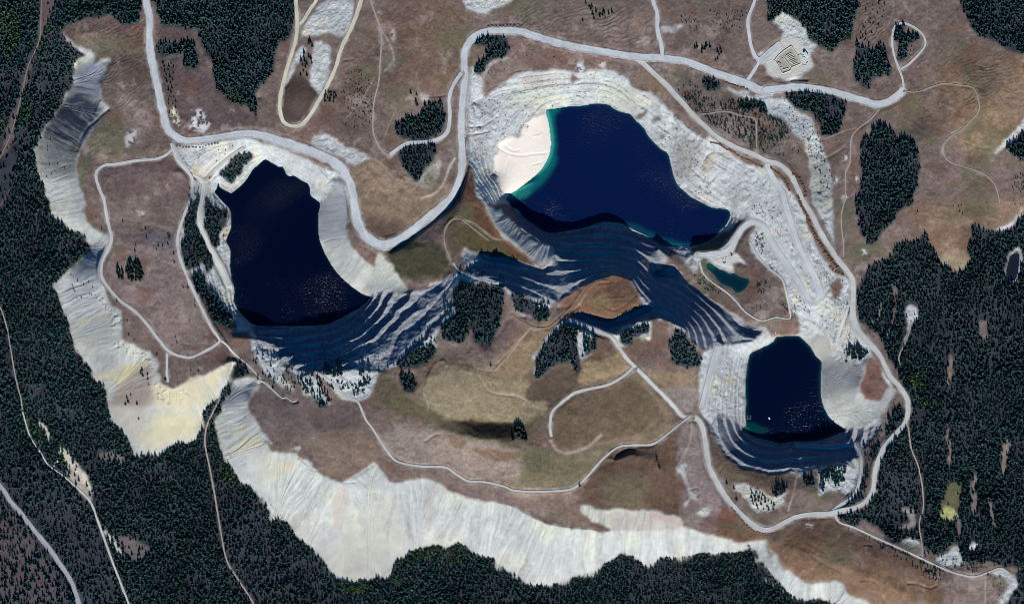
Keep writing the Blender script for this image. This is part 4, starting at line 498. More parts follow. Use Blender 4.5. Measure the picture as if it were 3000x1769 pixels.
for c_, a_, wd_, st_ in (((170, 156, 142), .6, 2.4, "B2 1979,950 1870,1080 1790,1170 1720,1240 1600,1225"), ((166, 150, 130), .6, 2.4, "B2 1600,1230 1640,1320 1700,1390 1800,1410 1920,1425 B3 150,1484"), ((160, 150, 138), .6, 3, "B2 1220,1400 1250,1484 C2 1250,70"), ((172, 156, 138), .6, 2.4, "B3 0,1400 100,1450 C3 80,40 200,60 250,70"), ((150, 136, 124), .5, 2.2, "A4 1030,0 1025,100 990,190"), ((150, 136, 124), .4, 2.2, "A4 1275,0 1270,180"), ((158, 140, 124), .55, 2.4, "A4 760,930 640,970 540,1010 480,1000"), ((150, 130, 116), .5, 2.2, "A4 700,1050 600,1110 530,1150"), ((156, 144, 132), .5, 2.2, "A2 860,560 760,740 650,860"), ((156, 144, 132), .45, 2, "A2 1000,830 960,920 930,1000"), ((160, 140, 120), .6, 3, "A2 780,1130 900,1180 1000,1290 1150,1330"), ((190, 182, 168), .7, 4, "A2 1440,1150 1400,1220 1360,1330 1300,1400 1200,1440"), ((176, 160, 146), .6, 3, "C4 330,560 310,660 270,800"), ((150, 120, 96), .6, 2, "C4 950,1310 945,1400 1000,1470 1080,1450 1130,1390 1120,1330"), ((176, 160, 140), .6, 2.6, "C4 1700,1290 1700,1484"), ((80, 64, 54), .6, 2, "C4 610,1000 630,930"), ((84, 66, 56), .5, 3, "C4 430,1130 540,1200 640,1250"), ((150, 130, 112), .5, 2.4, "A1 0,1484 60,1380"), ((176, 164, 152), .55, 5, "C3 280,300 330,370 400,385 480,370 560,330 640,260"), ((140, 120, 104), .5, 6, "C3 560,340 700,310 900,260 1040,160 1090,40"), ((90, 78, 64), .5, 3, "B1 1130,305 1260,308"), ((76, 62, 52), .6, 3, "A2 1260,705 1330,700 1400,690"), ((170, 158, 146), .5, 3, "A2 880,200 960,300 1000,440 930,520"), ((172, 160, 140), .55, 3, "W2 700,330 500,330 370,240 270,170 190,150"), ((130, 92, 70), .7, 4, "W2 300,0 420,80 500,270 560,330 760,470 960,620"), ((170, 150, 126), .6, 3, "W2 850,1170 760,1280 620,1450"), ((176, 160, 142), .5, 3, "C3 1300,170 1290,300 1230,430 1200,480"), ((66, 56, 48), .6, 5, "C3 640,420 720,355 900,345 1010,340")):
    cl_, _ = resample(smooth(pts(st_), 5), 2.5); g2 = np.full((NY, NX), 1e9); R_ = wd_ * 3
    for t in range(len(cl_)):
        i0, i1 = max(0, int((cl_[t, 0] - R_ + M) / CELL)), int((cl_[t, 0] + R_ + M) / CELL) + 2; j0, j1 = max(0, int((cl_[t, 1] - R_ + M) / CELL)), int((cl_[t, 1] + R_ + M) / CELL) + 2
        g2[j0:j1, i0:i1] = np.minimum(g2[j0:j1, i0:i1], (XX[j0:j1, i0:i1] - cl_[t, 0]) ** 2 + (YY[j0:j1, i0:i1] - cl_[t, 1]) ** 2)
    paint(np.exp(-g2 / wd_ ** 2) * np.clip(.9 + .5 * fine, 0, 1.2), lin(*c_), a_)
# pale dust along the road shoulders
dust = blur(RD > .3, 16) * (.55 + .6 * fbm(XX, YY, 24, 571, 4, .7)); paint(sstep(.12, .6, dust) * np.where(cls == FOREST, .25, 1), lin(160, 156, 150), .62)
for (nm, s, zl, lb), m in zip(WATERS, lakes): paint(m, lin(60, 70, 70))
COL = np.clip(COL, .008, .85)

paint(blur(region(YARD, False), 3), lin(150, 146, 134), .9)
# ------------------------------------------------------------------ materials
def new_mat(name):
    m = bpy.data.materials.new(name); m.use_nodes = True; nt = m.node_tree; nt.nodes.clear()
    o = nt.nodes.new('ShaderNodeOutputMaterial'); b = nt.nodes.new('ShaderNodeBsdfPrincipled'); nt.links.new(b.outputs[0], o.inputs[0])
    return m, nt, b
def nd(nt, t, **kw):
    n = nt.nodes.new(t)
    for a, v in kw.items(): setattr(n, a, v)
    return n
def noise(nt, scale, detail=6, rough=.6):
    tc = nd(nt, 'ShaderNodeTexCoord'); n = nd(nt, 'ShaderNodeTexNoise'); n.inputs['Scale'].default_value = scale; n.inputs['Detail'].default_value = detail; n.inputs['Roughness'].default_value = rough
    nt.links.new(tc.outputs['Object'], n.inputs['Vector']); return n
def ramp(nt, src, lo, hi, a, b):
    r = nd(nt, 'ShaderNodeMapRange'); nt.links.new(src, r.inputs['Value'])
    for i, v in enumerate((lo, hi, a, b)): r.inputs[i + 1].default_value = v
    return r.outputs[0]
def mult(nt, col, fac):
    m = nd(nt, 'ShaderNodeVectorMath', operation='SCALE'); nt.links.new(col, m.inputs[0]); nt.links.new(fac, m.inputs['Scale']); return m.outputs[0]
def surf(name, sc, var, bump, rough=.95, col=None, dist=.4):
    """attribute colour (or a fixed one) varied by noise, with a noise bump"""
    m, nt, b = new_mat(name)
    if col is None: a = nd(nt, 'ShaderNodeAttribute', attribute_name='Col'); src = a.outputs['Color']
    else: a = nd(nt, 'ShaderNodeRGB'); a.outputs[0].default_value = (*col, 1); src = a.outputs[0]
    n = noise(nt, sc, 8, .7); c = mult(nt, src, ramp(nt, n.outputs[0], .3, .7, 1 - var, 1 + var)); nt.links.new(c, b.inputs['Base Color'])
    b.inputs['Roughness'].default_value = rough; b.inputs['Specular IOR Level'].default_value = .15
    bp = nd(nt, 'ShaderNodeBump'); bp.inputs['Strength'].default_value = bump; bp.inputs['Distance'].default_value = dist; nt.links.new(n.outputs[0], bp.inputs['Height']); nt.links.new(bp.outputs[0], b.inputs['Normal'])
    return m
MG = {NFLD: surf('dry_grass', .22, .22, .5, dist=.8), SCREE: surf('loose_scree', .35, .14, .7, dist=1.2), ROCK: surf('blasted_rock', .25, .22, .9, dist=2.2), WALL: surf('bench_rock', .2, .25, .9, dist=2.2), BEACH: surf('pale_sand', .1, .04, .3, dist=.6), FOREST: surf('forest_litter', .3, .3, .6, dist=.8)}


def mesh(name, v, f, mat=None, col=None, flat=True):
    me = bpy.data.meshes.new(name); v = np.asarray(v, np.float32); f = np.asarray(f, np.int32); n = f.shape[1]
    me.vertices.add(len(v)); me.vertices.foreach_set('co', v.ravel()); me.loops.add(f.size); me.loops.foreach_set('vertex_index', f.ravel())
    me.polygons.add(len(f)); me.polygons.foreach_set('loop_start', np.arange(0, f.size, n, dtype=np.int32)); me.polygons.foreach_set('loop_total', np.full(len(f), n, np.int32))
    me.update(calc_edges=True); me.polygons.foreach_set('use_smooth', np.full(len(f), not flat))
    if col is not None:
        a = me.attributes.new('Col', 'FLOAT_COLOR', 'POINT'); c = np.ones((len(v), 4), np.float32); c[:, :3] = col; a.data.foreach_set('color', c.ravel())
    if mat: me.materials.append(mat)
    return me
def link(name, data, label=None, cat=None, kind=None, group=None, parent=None, loc=None):
    o = bpy.data.objects.new(name, data); C.objects.link(o)
    if label: o['label'] = label
    if cat: o['category'] = cat
    if kind: o['kind'] = kind
    if group: o['group'] = group
    if parent is not None: o.parent = parent
    if loc is not None: o.location = loc
    return o
CX, CY = W0 / 2, H0 / 2
def wx(x): return np.asarray(x, float) - CX
def wy(y): return CY - np.asarray(y, float)

# ------------------------------------------------------------------ terrain sheets
VX, VY = wx(XX).ravel(), wy(YY).ravel(); VZ = Zf.ravel(); VC = COL.reshape(-1, 3)
q = np.arange(NX * NY).reshape(NY, NX); quad = np.stack([q[1:, :-1], q[1:, 1:], q[:-1, 1:], q[:-1, :-1]], -1).reshape(-1, 4); qc = cls[:-1, :-1].ravel()
for kcls, nm, lb in ((NFLD, 'meadow', 'dry brown reclaimed grassland between the roads'), (SCREE, 'scree_slope', 'pale waste rock dumps fanning down toward the forest'), (ROCK, 'pit_terrain', 'pale broken rock and benches around the pit lakes'), (WALL, 'pit_wall_terrain', 'steep benched pit faces in deep shadow'), (BEACH, 'beach', 'smooth white sand fan beside the turquoise water'), (FOREST, 'forest_floor', 'grey brown ground under the conifers')):
    f = quad[qc == kcls]; u, inv = np.unique(f, return_inverse=True)
    link(nm, mesh(nm, np.stack([VX[u], VY[u], VZ[u]], 1), inv.reshape(-1, 4), MG[kcls], VC[u]), lb, 'ground', 'structure')
# land beyond the surveyed area, out to the horizon
xs = np.r_[np.linspace(-9000, -M, 30)[:-1], np.linspace(-M, W0 + M - CELL, 60), np.linspace(W0 + M - CELL, 12000, 30)[1:]]
ys = np.r_[np.linspace(-9000, -M, 30)[:-1], np.linspace(-M, H0 + M - CELL, 40), np.linspace(H0 + M - CELL, 11000, 30)[1:]]
ax, ay = np.meshgrid(xs, ys); inside = (ax > -M + 20) & (ax < W0 + M - 20) & (ay > -M + 20) & (ay < H0 + M - 20)
ed = np.maximum(np.maximum(-M - ax, ax - W0 - M), np.maximum(np.maximum(-M - ay, ay - H0 - M), 0))
az = zat(ax, ay) - 1.0 + sstep(50, 1500, ed) * fbm(ax, ay, 1800, 909, 4) * 120
nx = len(xs); qq = np.arange(ax.size).reshape(ax.shape); ff = np.stack([qq[1:, :-1], qq[1:, 1:], qq[:-1, 1:], qq[:-1, :-1]], -1).reshape(-1, 4)
keep = ~inside.ravel()[ff].any(1); ff = ff[keep]; u, inv = np.unique(ff, return_inverse=True)
link('terrain', mesh('terrain', np.stack([wx(ax), wy(ay), az], -1).reshape(-1, 3)[u], inv.reshape(-1, 4), surf('far_hills', .02, .3, .3, col=(.06, .055, .05))), 'wooded hills rolling away beyond the mine', 'terrain', 'structure')

# ------------------------------------------------------------------ water
def water_mat():
    m, nt, b = new_mat('lake_water')
    a = nd(nt, 'ShaderNodeAttribute', attribute_name='Col'); nt.links.new(a.outputs['Color'], b.inputs['Base Color'])
    b.inputs['IOR'].default_value = 1.33; b.inputs['Specular IOR Level'].default_value = .4
    n = noise(nt, .22, 2, .6); g = noise(nt, .0045, 4, .55); w = nd(nt, 'ShaderNodeBump'); w.inputs['Distance'].default_value = 4.4; nt.links.new(ramp(nt, g.outputs[0], .30, .75, .10, .16), b.inputs['Roughness'])
    nt.links.new(n.outputs[0], w.inputs['Height']); nt.links.new(ramp(nt, g.outputs[0], .32, .70, .25, .80), w.inputs['Strength']); nt.links.new(w.outputs[0], b.inputs['Normal'])
    return m
WM = water_mat()
SHAL = [("N2 825,885 850,860 950,845 960,870 910,900 905,1000 925,1200 900,1330 840,1430 780,1484 740,1484 800,1410 850,1320 880,1200", (12, 104, 106), 14, .85), ("A3 0,1385 130,1330 280,1150 330,1150 250,1300 130,1400 0,1460", (14, 98, 98), 14, .75), ("A2 1979,1345 1840,1420 1815,1450 1900,1440 1979,1410", (16, 112, 104), 10, .8),
 ("E 0,350 90,400 200,430 340,460 480,450 480,475 300,500 150,490 0,400", (8, 72, 84), 10, .9), ("E 60,440 150,470 300,480 150,495", (40, 130, 110), 5, .7), ("NE 430,1400 560,1420 660,1484 600,1484", (8, 72, 84), 10, .8),
 ("LK 170,830 260,800 320,740 420,650 700,780 950,880 800,1000 900,1180 700,1130 400,1050 250,950", (4, 50, 58), 8, .9), ("LK 180,840 280,790 380,860 300,930", (14, 96, 66), 6, .8), ("PON 120,530 230,530 360,620 300,690 180,640", (22, 82, 62), 8, .7)]
for (nm, s, zl, lb), m in zip(WATERS, lakes):
    grow = blur(m, 10) > .06; f = quad[(grow[:-1, :-1]).ravel()]; u, inv = np.unique(f, return_inverse=True)
    deep = {LAKE1: lin(2, 7, 30), LAKE2: lin(6, 21, 58), LAKE3: lin(2, 10, 34), POND: lin(6, 34, 48), OVAL: lin(26, 30, 42)}[s]
    WC = np.zeros((NY, NX, 3)); WC[:] = deep; keepC = COL; COL = WC
    edge = np.clip((1 - blur(m, 14)) * 1.9, 0, 1); paint(edge, lin(10, 72, 80), .55 if s in (LAKE2, LAKE3, POND) else .12)
    for ps, c, fe, al in SHAL: paint(blur(fill(smooth(pts(ps), 4, True)), fe), lin(*c), al)
    if s == LAKE2: paint(blur(fill(smooth(pts('N2 820,885 850,880 885,1060 895,1200 870,1330 810,1430 745,1490 730,1484 800,1405 850,1310 870,1200 860,1080 845,980'), 4, True)), 5), lin(60, 170, 150), .8); paint(blur(fill(smooth(pts('A3 0,1380 130,1330 150,1335 20,1395 A2 1900,1390 1830,1450 1815,1440 1850,1400'), 4, True)), 5), lin(60, 170, 150), .7)
    WC = COL; COL = keepC
    link(nm, mesh(nm, np.stack([VX[u], VY[u], np.full(len(u), zl)], 1), inv.reshape(-1, 4), WM, WC.reshape(-1, 3)[u], flat=False), lb, 'water', 'structure')

# ------------------------------------------------------------------ road ribbons
ROADC = [(178, 182, 182), (176, 176, 170), (188, 182, 160), (150, 138, 128), (150, 152, 154), (120, 104, 98), (134, 104, 82)]
RM = surf('packed_gravel', .5, .10, .3, col=None, dist=.3)
for name, label, c, zc, w, col, idx in RIB:
    t = np.gradient(c, axis=0); t /= np.maximum(np.hypot(t[:, 0], t[:, 1]), 1e-6)[:, None]; nrm = np.stack([-t[:, 1], t[:, 0]], 1)
    ks = np.array([-1.08, -1, -.86, -.6, -.3, 0, .3, .6, .86, 1, 1.08]); big = w.max() > 14
    zs = np.array([-1.8, .15, .4 if big else .12, .1, .05, .12, .05, .1, .4 if big else .12, .15, -1.8])
    sh = np.array([.9, .93, 1.0, 1.04, .97, 1.02, .97, 1.04, 1.0, .93, .9])
    wv = w[:, None] / 2 * (1 + .10 * vnoise(c[:, 0], c[:, 1], 45, 61)[:, None] + .10 * vnoise(c[:, :1] * 0 + np.arange(len(c))[:, None] * 5, ks[None] * 60, 18, 62))
    P = c[:, None, :] + nrm[:, None, :] * (ks[None, :] * wv)[..., None]
    z = zc[:, None] + zs[None] + .05 + idx * .02
    al = np.arange(len(c))[:, None] * 5.0; cc = lin(*ROADC[col]) * (sh[None] * (1 + .08 * vnoise(P[..., 0], P[..., 1], 20, 63) + .09 * vnoise(al * .12, ks[None] * 30 + idx * 50, 6, 64) + .06 * rng.standard_normal(P.shape[:2])))[..., None]
    eg = (np.abs(ks) > .8)[None, :, None] * np.clip(.55 + .5 * vnoise(P[..., 0], P[..., 1], 12, 65), 0, 1)[..., None]; ii_ = ((P[..., 0] + M) / CELL).astype(int).clip(0, NX - 1); jj_ = ((P[..., 1] + M) / CELL).astype(int).clip(0, NY - 1); cc = cc * (1 - eg) + COL[jj_, ii_] * eg
    n, kk = z.shape; q2 = np.arange(n * kk).reshape(n, kk); f = np.stack([q2[:-1, :-1], q2[1:, :-1], q2[1:, 1:], q2[:-1, 1:]], -1).reshape(-1, 4)
    link(name, mesh(name, np.stack([wx(P[..., 0]), wy(P[..., 1]), z], -1).reshape(-1, 3), f, RM, cc.reshape(-1, 3)), label, 'road', 'structure')

# ------------------------------------------------------------------ conifers
def conifer(tiers, ring, seed, low=.08):
    r = np.random.default_rng(seed); V = []; F = []
    for t in range(tiers):
        a = t / tiers; zb = low + (1 - low) * a; zt = min(1.0, zb + (1 - low) / tiers * 1.9); rad = (1 - a) ** .85
        b = len(V); V.append((r.normal(0, .03), r.normal(0, .03), zt)); th0 = r.random() * 6.28
        for i in range(ring):
            th = th0 + 6.283 * i / ring; q_ = rad * (1.08 if i % 2 else .62) * (1 + r.normal(0, .16)); V.append((q_ * math.cos(th), q_ * math.sin(th), zb - .03 * (i % 2) + r.normal(0, .012)))
        F += [(b, b + 1 + i, b + 1 + (i + 1) % ring) for i in range(ring)]
    return np.array(V), np.array(F)
def batch(protos, X, Y, Zb, H_, Rr, seed):
    r = np.random.default_rng(seed); pick = r.integers(0, len(protos), len(X)); VV = []; FF = []; ID = []; off = 0
    for p, (v, f) in enumerate(protos):
        s = np.nonzero(pick == p)[0]
        if not len(s): continue
        th = r.random(len(s)) * 6.28; cs, sn = np.cos(th)[:, None], np.sin(th)[:, None]
        vx = v[:, 0] * Rr[s, None]; vy = v[:, 1] * Rr[s, None]; ln = r.normal(0, .02, (len(s), 2, 1))
        P = np.stack([X[s, None] + vx * cs - vy * sn + ln[:, 0] * v[:, 2] * H_[s, None], Y[s, None] + vx * sn + vy * cs + ln[:, 1] * v[:, 2] * H_[s, None], Zb[s, None] + v[:, 2] * H_[s, None]], -1)
        VV.append(P.reshape(-1, 3)); FF.append((f[None] + (off + np.arange(len(s)) * len(v))[:, None, None]).reshape(-1, 3)); ID.append(np.repeat(s, len(v))); off += len(s) * len(v)
    return np.vstack(VV), np.vstack(FF), np.concatenate(ID)
NEED = surf('conifer_needles', 1.2, .35, .4, rough=.8)
def needles_obj():
    m, nt, b = new_mat('needles'); oi = nd(nt, 'ShaderNodeObjectInfo'); cr = nd(nt, 'ShaderNodeValToRGB'); e = cr.color_ramp.elements
    e[0].color = (.022, .040, .030, 1); e[1].color = (.050, .070, .040, 1); nt.links.new(oi.outputs['Random'], cr.inputs[0])
    n = noise(nt, 2.0, 4); nt.links.new(mult(nt, cr.outputs[0], ramp(nt, n.outputs[0], .3, .7, .65, 1.35)), b.inputs['Base Color']); b.inputs['Roughness'].default_value = .85; b.inputs['Specular IOR Level'].default_value = .2
    return m
NM = needles_obj(); BARK = surf('bark', 3, .3, .5, col=(.07, .05, .04))
# forest positions on a jittered lattice, thinned in clearings
SP = 6.6
jx, jy = np.meshgrid(np.arange(-M + 6, W0 + M - 6, SP), np.arange(-M + 6, H0 + M - 6, SP)); jx = jx.ravel() + rng.uniform(-.48, .48, jx.size) * SP; jy = jy.ravel() + rng.uniform(-.48, .48, jy.size) * SP
def at(a, x, y): return a[((y + M) / CELL).round().astype(int).clip(0, NY - 1), ((x + M) / CELL).round().astype(int).clip(0, NX - 1)]
dens = np.full((NY, NX), .93)
dens -= sstep(.05, .75, fbm(XX, YY, 75, 881, 4, .65)) * .52
for s, d in (("C1 -300,700 0,700 130,860 330,1120 480,1400 520,1600 -300,1600", .42), ("C1 0,600 200,500 600,700 760,1100 840,1500 560,1500 430,1180 200,860", .45), ("C1 480,480 600,500 690,760 640,780 520,640", .22), ("C1 840,980 1000,1030 1090,1090 980,1190 880,1090", .25), ("C1 1560,640 1979,900 1979,1484 1640,1300", .62), ("C2 0,850 300,1080 560,1300 600,1484 0,1484", .6),
             ("A1 300,0 400,0 370,130 300,270 240,420 160,700 110,900 100,1000 -20,1160 -20,1080 60,900 150,640 260,340 280,250", .10), ("A1 0,1130 100,1080 80,1250 30,1484 -50,1484", .12), ("C4 1430,640 1530,640 1500,830 1400,870 1370,790", .05), ("B4 1115,750 1200,780 1210,860 1160,1000 1110,1050", .05), ("C4 960,560 1240,600 1250,850 1000,880", .5), ("C4 930,900 1240,1000 1230,900 1000,800", .4),
             ("B4 1380,850 1750,850 1800,1200 1500,1484 1380,1300", .6), ("A4 520,30 640,60 620,240 480,240", .55), ("A1 1200,0 1979,0 1979,500 1600,500 1400,150", .8), ("C1 700,380 860,400 900,460 760,450", .2), ("C1 400,380 590,500 650,690 560,570", .04), ("B1 1320,350 1480,450 1500,520 1380,500", .6), ("W1 450,720 560,670 640,790 740,960 760,1060 670,1040 600,960 500,890", .55)):
    dens = np.where(region(s), d, dens)
for s in ("B4 1650,900 1720,880 1720,1000 1680,1000", "B4 1430,1150 1465,1140 1455,1300 1420,1330", "C4 1420,230 1440,250 1460,470 1440,480", "C4 1820,340 1860,280 1870,340 1850,540 1830,530", "C4 1600,560 1630,570 1640,700 1650,830 1610,820", "C4 1710,770 1740,780 1780,930 1760,930", "C4 1500,870 1525,900 1520,1000 1505,970", "C4 1570,1060 1620,1025 1640,1060 1600,1085", "C4 1090,800 1180,800 1180,900 1060,940 1150,880", "B4 1020,600 1050,650 1050,800 1010,950 1030,780", "B4 930,740 945,760 930,850 870,890 920,840", "B4 1360,480 1380,560 1370,700 1350,690", "C4 1720,300 1750,290 1760,340 1720,340", "C1 740,950 790,980 890,1140 860,1140 780,1030", "C1 265,170 300,180 355,290 340,310", "W1 590,760 620,780 740,960 700,940 620,830", "W2 400,1040 440,1030 480,1080 490,1160 430,1070", "B3 480,980 520,980 500,1180 470,1250 460,1100"):
    dens = np.where(region(s), .06, dens)
ok = at(gf, jx, jy) & (rng.random(jx.size) < at(dens, jx, jy)) & (at(RD, jx, jy) < .3) & (at(LK, jx, jy) < .1) & ~at(region(ovrim), jx, jy)
FX, FY = jx[ok], jy[ok]
big = at(blur(gf, 160), FX, FY)
FH = (7 + 12 * rng.random(len(FX)) ** .8) * (1 + .18 * vnoise(FX, FY, 60, 71)); FR = FH * rng.uniform(.22, .32, len(FX))
# young trees and scrub scattered over slopes
SPARSE = [("A2 640,530 800,530 840,700 820,900 660,930 620,800", 210, 3, 7), ("A4 770,0 960,0 970,120 930,300 770,290", 14, 5, 11), ("A3 1250,100 1690,80 1680,200 1400,230 1250,190", 110, 3, 7), ("NE 930,140 1100,20 1250,200 1720,200 1800,350 1979,430 1979,600 1700,690 1500,560 1200,420 1000,230", 900, 3.5, 9), ("A4 200,690 340,760 460,880 560,1150 600,1350 540,1400 430,1150 300,960 150,840", 150, 3, 7), ("A4 130,830 240,880 300,960 380,1060 300,1150 150,1120 0,1070 0,860", 200, 3, 7),
          ("E 940,370 1010,360 1020,480 1000,570 940,470", 60, 3, 7), ("E 400,750 480,720 640,860 620,900 480,850", 70, 3, 8), ("E 960,800 1060,770 1060,850 960,900", 45, 3, 7), ("E 900,1010 1050,980 1040,1020 920,1030", 24, 3, 6), ("E 1170,980 1290,1000 1300,1080 1180,1060", 34, 3, 7), ("E 1050,640 1140,720 1180,790 1150,760", 20, 3, 6), ("A4 1130,220 1230,240 1200,400 1130,430", 24, 3, 7), ("N2 220,430 450,400 350,560 220,590", 24, 2.5, 5), ("N2 560,230 1200,290 1160,400 880,400 600,340", 50, 2.5, 5),
          ("B2 0,1060 100,1100 270,1230 260,1400 0,1300", 60, 5, 13), ("W1 650,690 780,760 1000,780 1180,900 1000,930 800,850", 80, 4, 11), ("W1 740,560 900,540 900,720 700,690", 80, 8, 15), ("W1 250,450 500,420 900,380 1300,500 1150,620 700,560 300,560", 60, 4, 9), ("W1 1450,620 1650,380 1850,250 1900,400 1700,560", 60, 7, 13), ("W1 1100,640 1220,650 1210,830 1100,840", 34, 8, 15), ("W1 640,700 800,980 780,1000 700,900", 30, 7, 14), ("L1 400,120 600,80 560,200 430,240", 16, 3, 8), ("L1 540,700 570,850 540,1000 490,1060 500,900", 26, 4, 8), ("B1 1700,640 1700,700 1800,870 1750,860 1680,760", 30, 3, 7), ("B1 1500,540 1580,640 1640,760 1560,700", 20, 3, 8),
          ("C4 700,920 1000,1040 1240,1150 1400,1230 1380,1290 1250,1260 900,1060 700,940", 90, 4, 10), ("C4 1210,1160 1380,1240 1380,1310 1240,1280", 60, 4, 9), ("C4 1250,1100 1500,1150 1540,1230 1300,1160", 30, 4, 10), ("C4 1540,1190 1800,1200 1800,1300 1600,1250", 30, 4, 10), ("C4 1750,1250 1850,1290 1830,1450 1780,1484", 24, 3, 8), ("C1 100,650 500,1150 600,1484 540,1340 330,1060", 60, 4, 9), ("A1 300,1020 470,1040 460,1230 300,1290", 14, 3, 7), ("A1 370,1240 440,1220 400,1290 360,1280", 8, 2, 4), ("B4 280,750 350,700 450,850 330,760", 16, 3, 8), ("B4 560,480 900,900 800,1100 600,900", 70, 2.5, 7), ("L3 150,600 420,560 400,900 250,800", 34, 2.5, 5), ("L3 1250,220 1340,170 1480,330 1300,330", 24, 4, 9), ("A4 1900,1280 1979,1270 1979,1484 1900,1480", 60, 3, 8), ("C1 800,240 960,400 880,380", 20, 6, 12), ("C2 280,990 560,1290 520,1230 420,1130", 16, 7, 13), ("W2 180,600 560,680 500,720 200,650", 40, 6, 12), ("W2 860,900 1020,940 1010,1090 860,1020", 34, 7, 13), ("B3 1280,960 1380,1100 1300,1080", 8, 4, 9), ("L1 190,460 300,560 170,760 150,800", 30, 4, 9), ("W2 0,900 190,1000 230,1150 0,1200", 40, 8, 14), ("C4 0,620 60,620 60,740 0,760", 18, 4, 9), ("C4 940,150 1010,130 960,300 900,320", 24, 5, 11), ("L3 1420,1330 1470,1330 1440,1470 1500,1484", 24, 5, 11)]
sx, sy, sh_ = [], [], []
for s, n, h0, h1 in SPARSE:
    p = smooth(pts(s), 4, True); got = 0; tries = 0
    m = fill(p)
    while got < n and tries < n * 40:
        tries += 1; x, y = rng.uniform(p[:, 0].min(), p[:, 0].max()), rng.uniform(p[:, 1].min(), p[:, 1].max())
        if m[int((y + M) / CELL), int((x + M) / CELL)] and RD[int((y + M) / CELL), int((x + M) / CELL)] < .3 and vnoise(np.array(x), np.array(y), 22, 44) > rng.uniform(-1, .5):
            sx.append(x); sy.append(y); sh_.append(rng.uniform(h0, h1)); got += 1
FX = np.r_[FX, sx]; FY = np.r_[FY, sy]; FH = np.r_[FH, sh_]; FR = np.r_[FR, np.array(sh_) * rng.uniform(.24, .34, len(sh_))]
protos = [conifer(4, 7, 100 + i) for i in range(7)]
tv, tf, tid = batch(protos, wx(FX), wy(FY), zat(FX, FY) - .4, FH, FR, 5)
tone = rng.random(len(FX)); dead = rng.random(len(FX)) < .06; patch = fbm(FX, FY, 140, 951, 3)
TC = np.stack([.018 + .030 * tone, .060 + .050 * tone, .060 + .026 * tone], 1) * (1 + .25 * patch)[:, None]
TC[dead] = np.array([.075, .066, .064]) * (.7 + .5 * rng.random((dead.sum(), 1)))
lush = at(np.maximum.reduce([blur(region(s), 12) for s in ("A1 0,50 120,100 140,300 60,400 0,300", "A1 300,200 370,150 380,230 250,330", "A1 100,880 190,720 230,760 170,900", "A1 0,850 60,880 40,1020 0,1050", "A1 1650,660 1800,740 1760,770 1640,720", "C2 1110,1130 1350,1070 1380,1120 1580,1130 1500,1180 1200,1160", "C4 1130,0 1340,60 1360,200 1330,0", "B4 1150,1290 1280,1240 1250,1340 1180,1350", "C1 1560,480 1720,520 1700,640 1600,600", "C1 140,100 230,140 300,300 260,330", "C1 300,380 400,400 470,480 420,480")]), FX, FY)
g = (lush > .35) & (rng.random(len(FX)) < .75); TC[g] = np.array([.05, .125, .05]) * (.7 + .6 * rng.random((g.sum(), 1)))
link('forest', mesh('forest', tv, tf, NEED, TC[tid]), 'dense dark conifer forest covering the slopes and hollows round the mine', 'forest', 'stuff')
print('forest trees', len(FX))

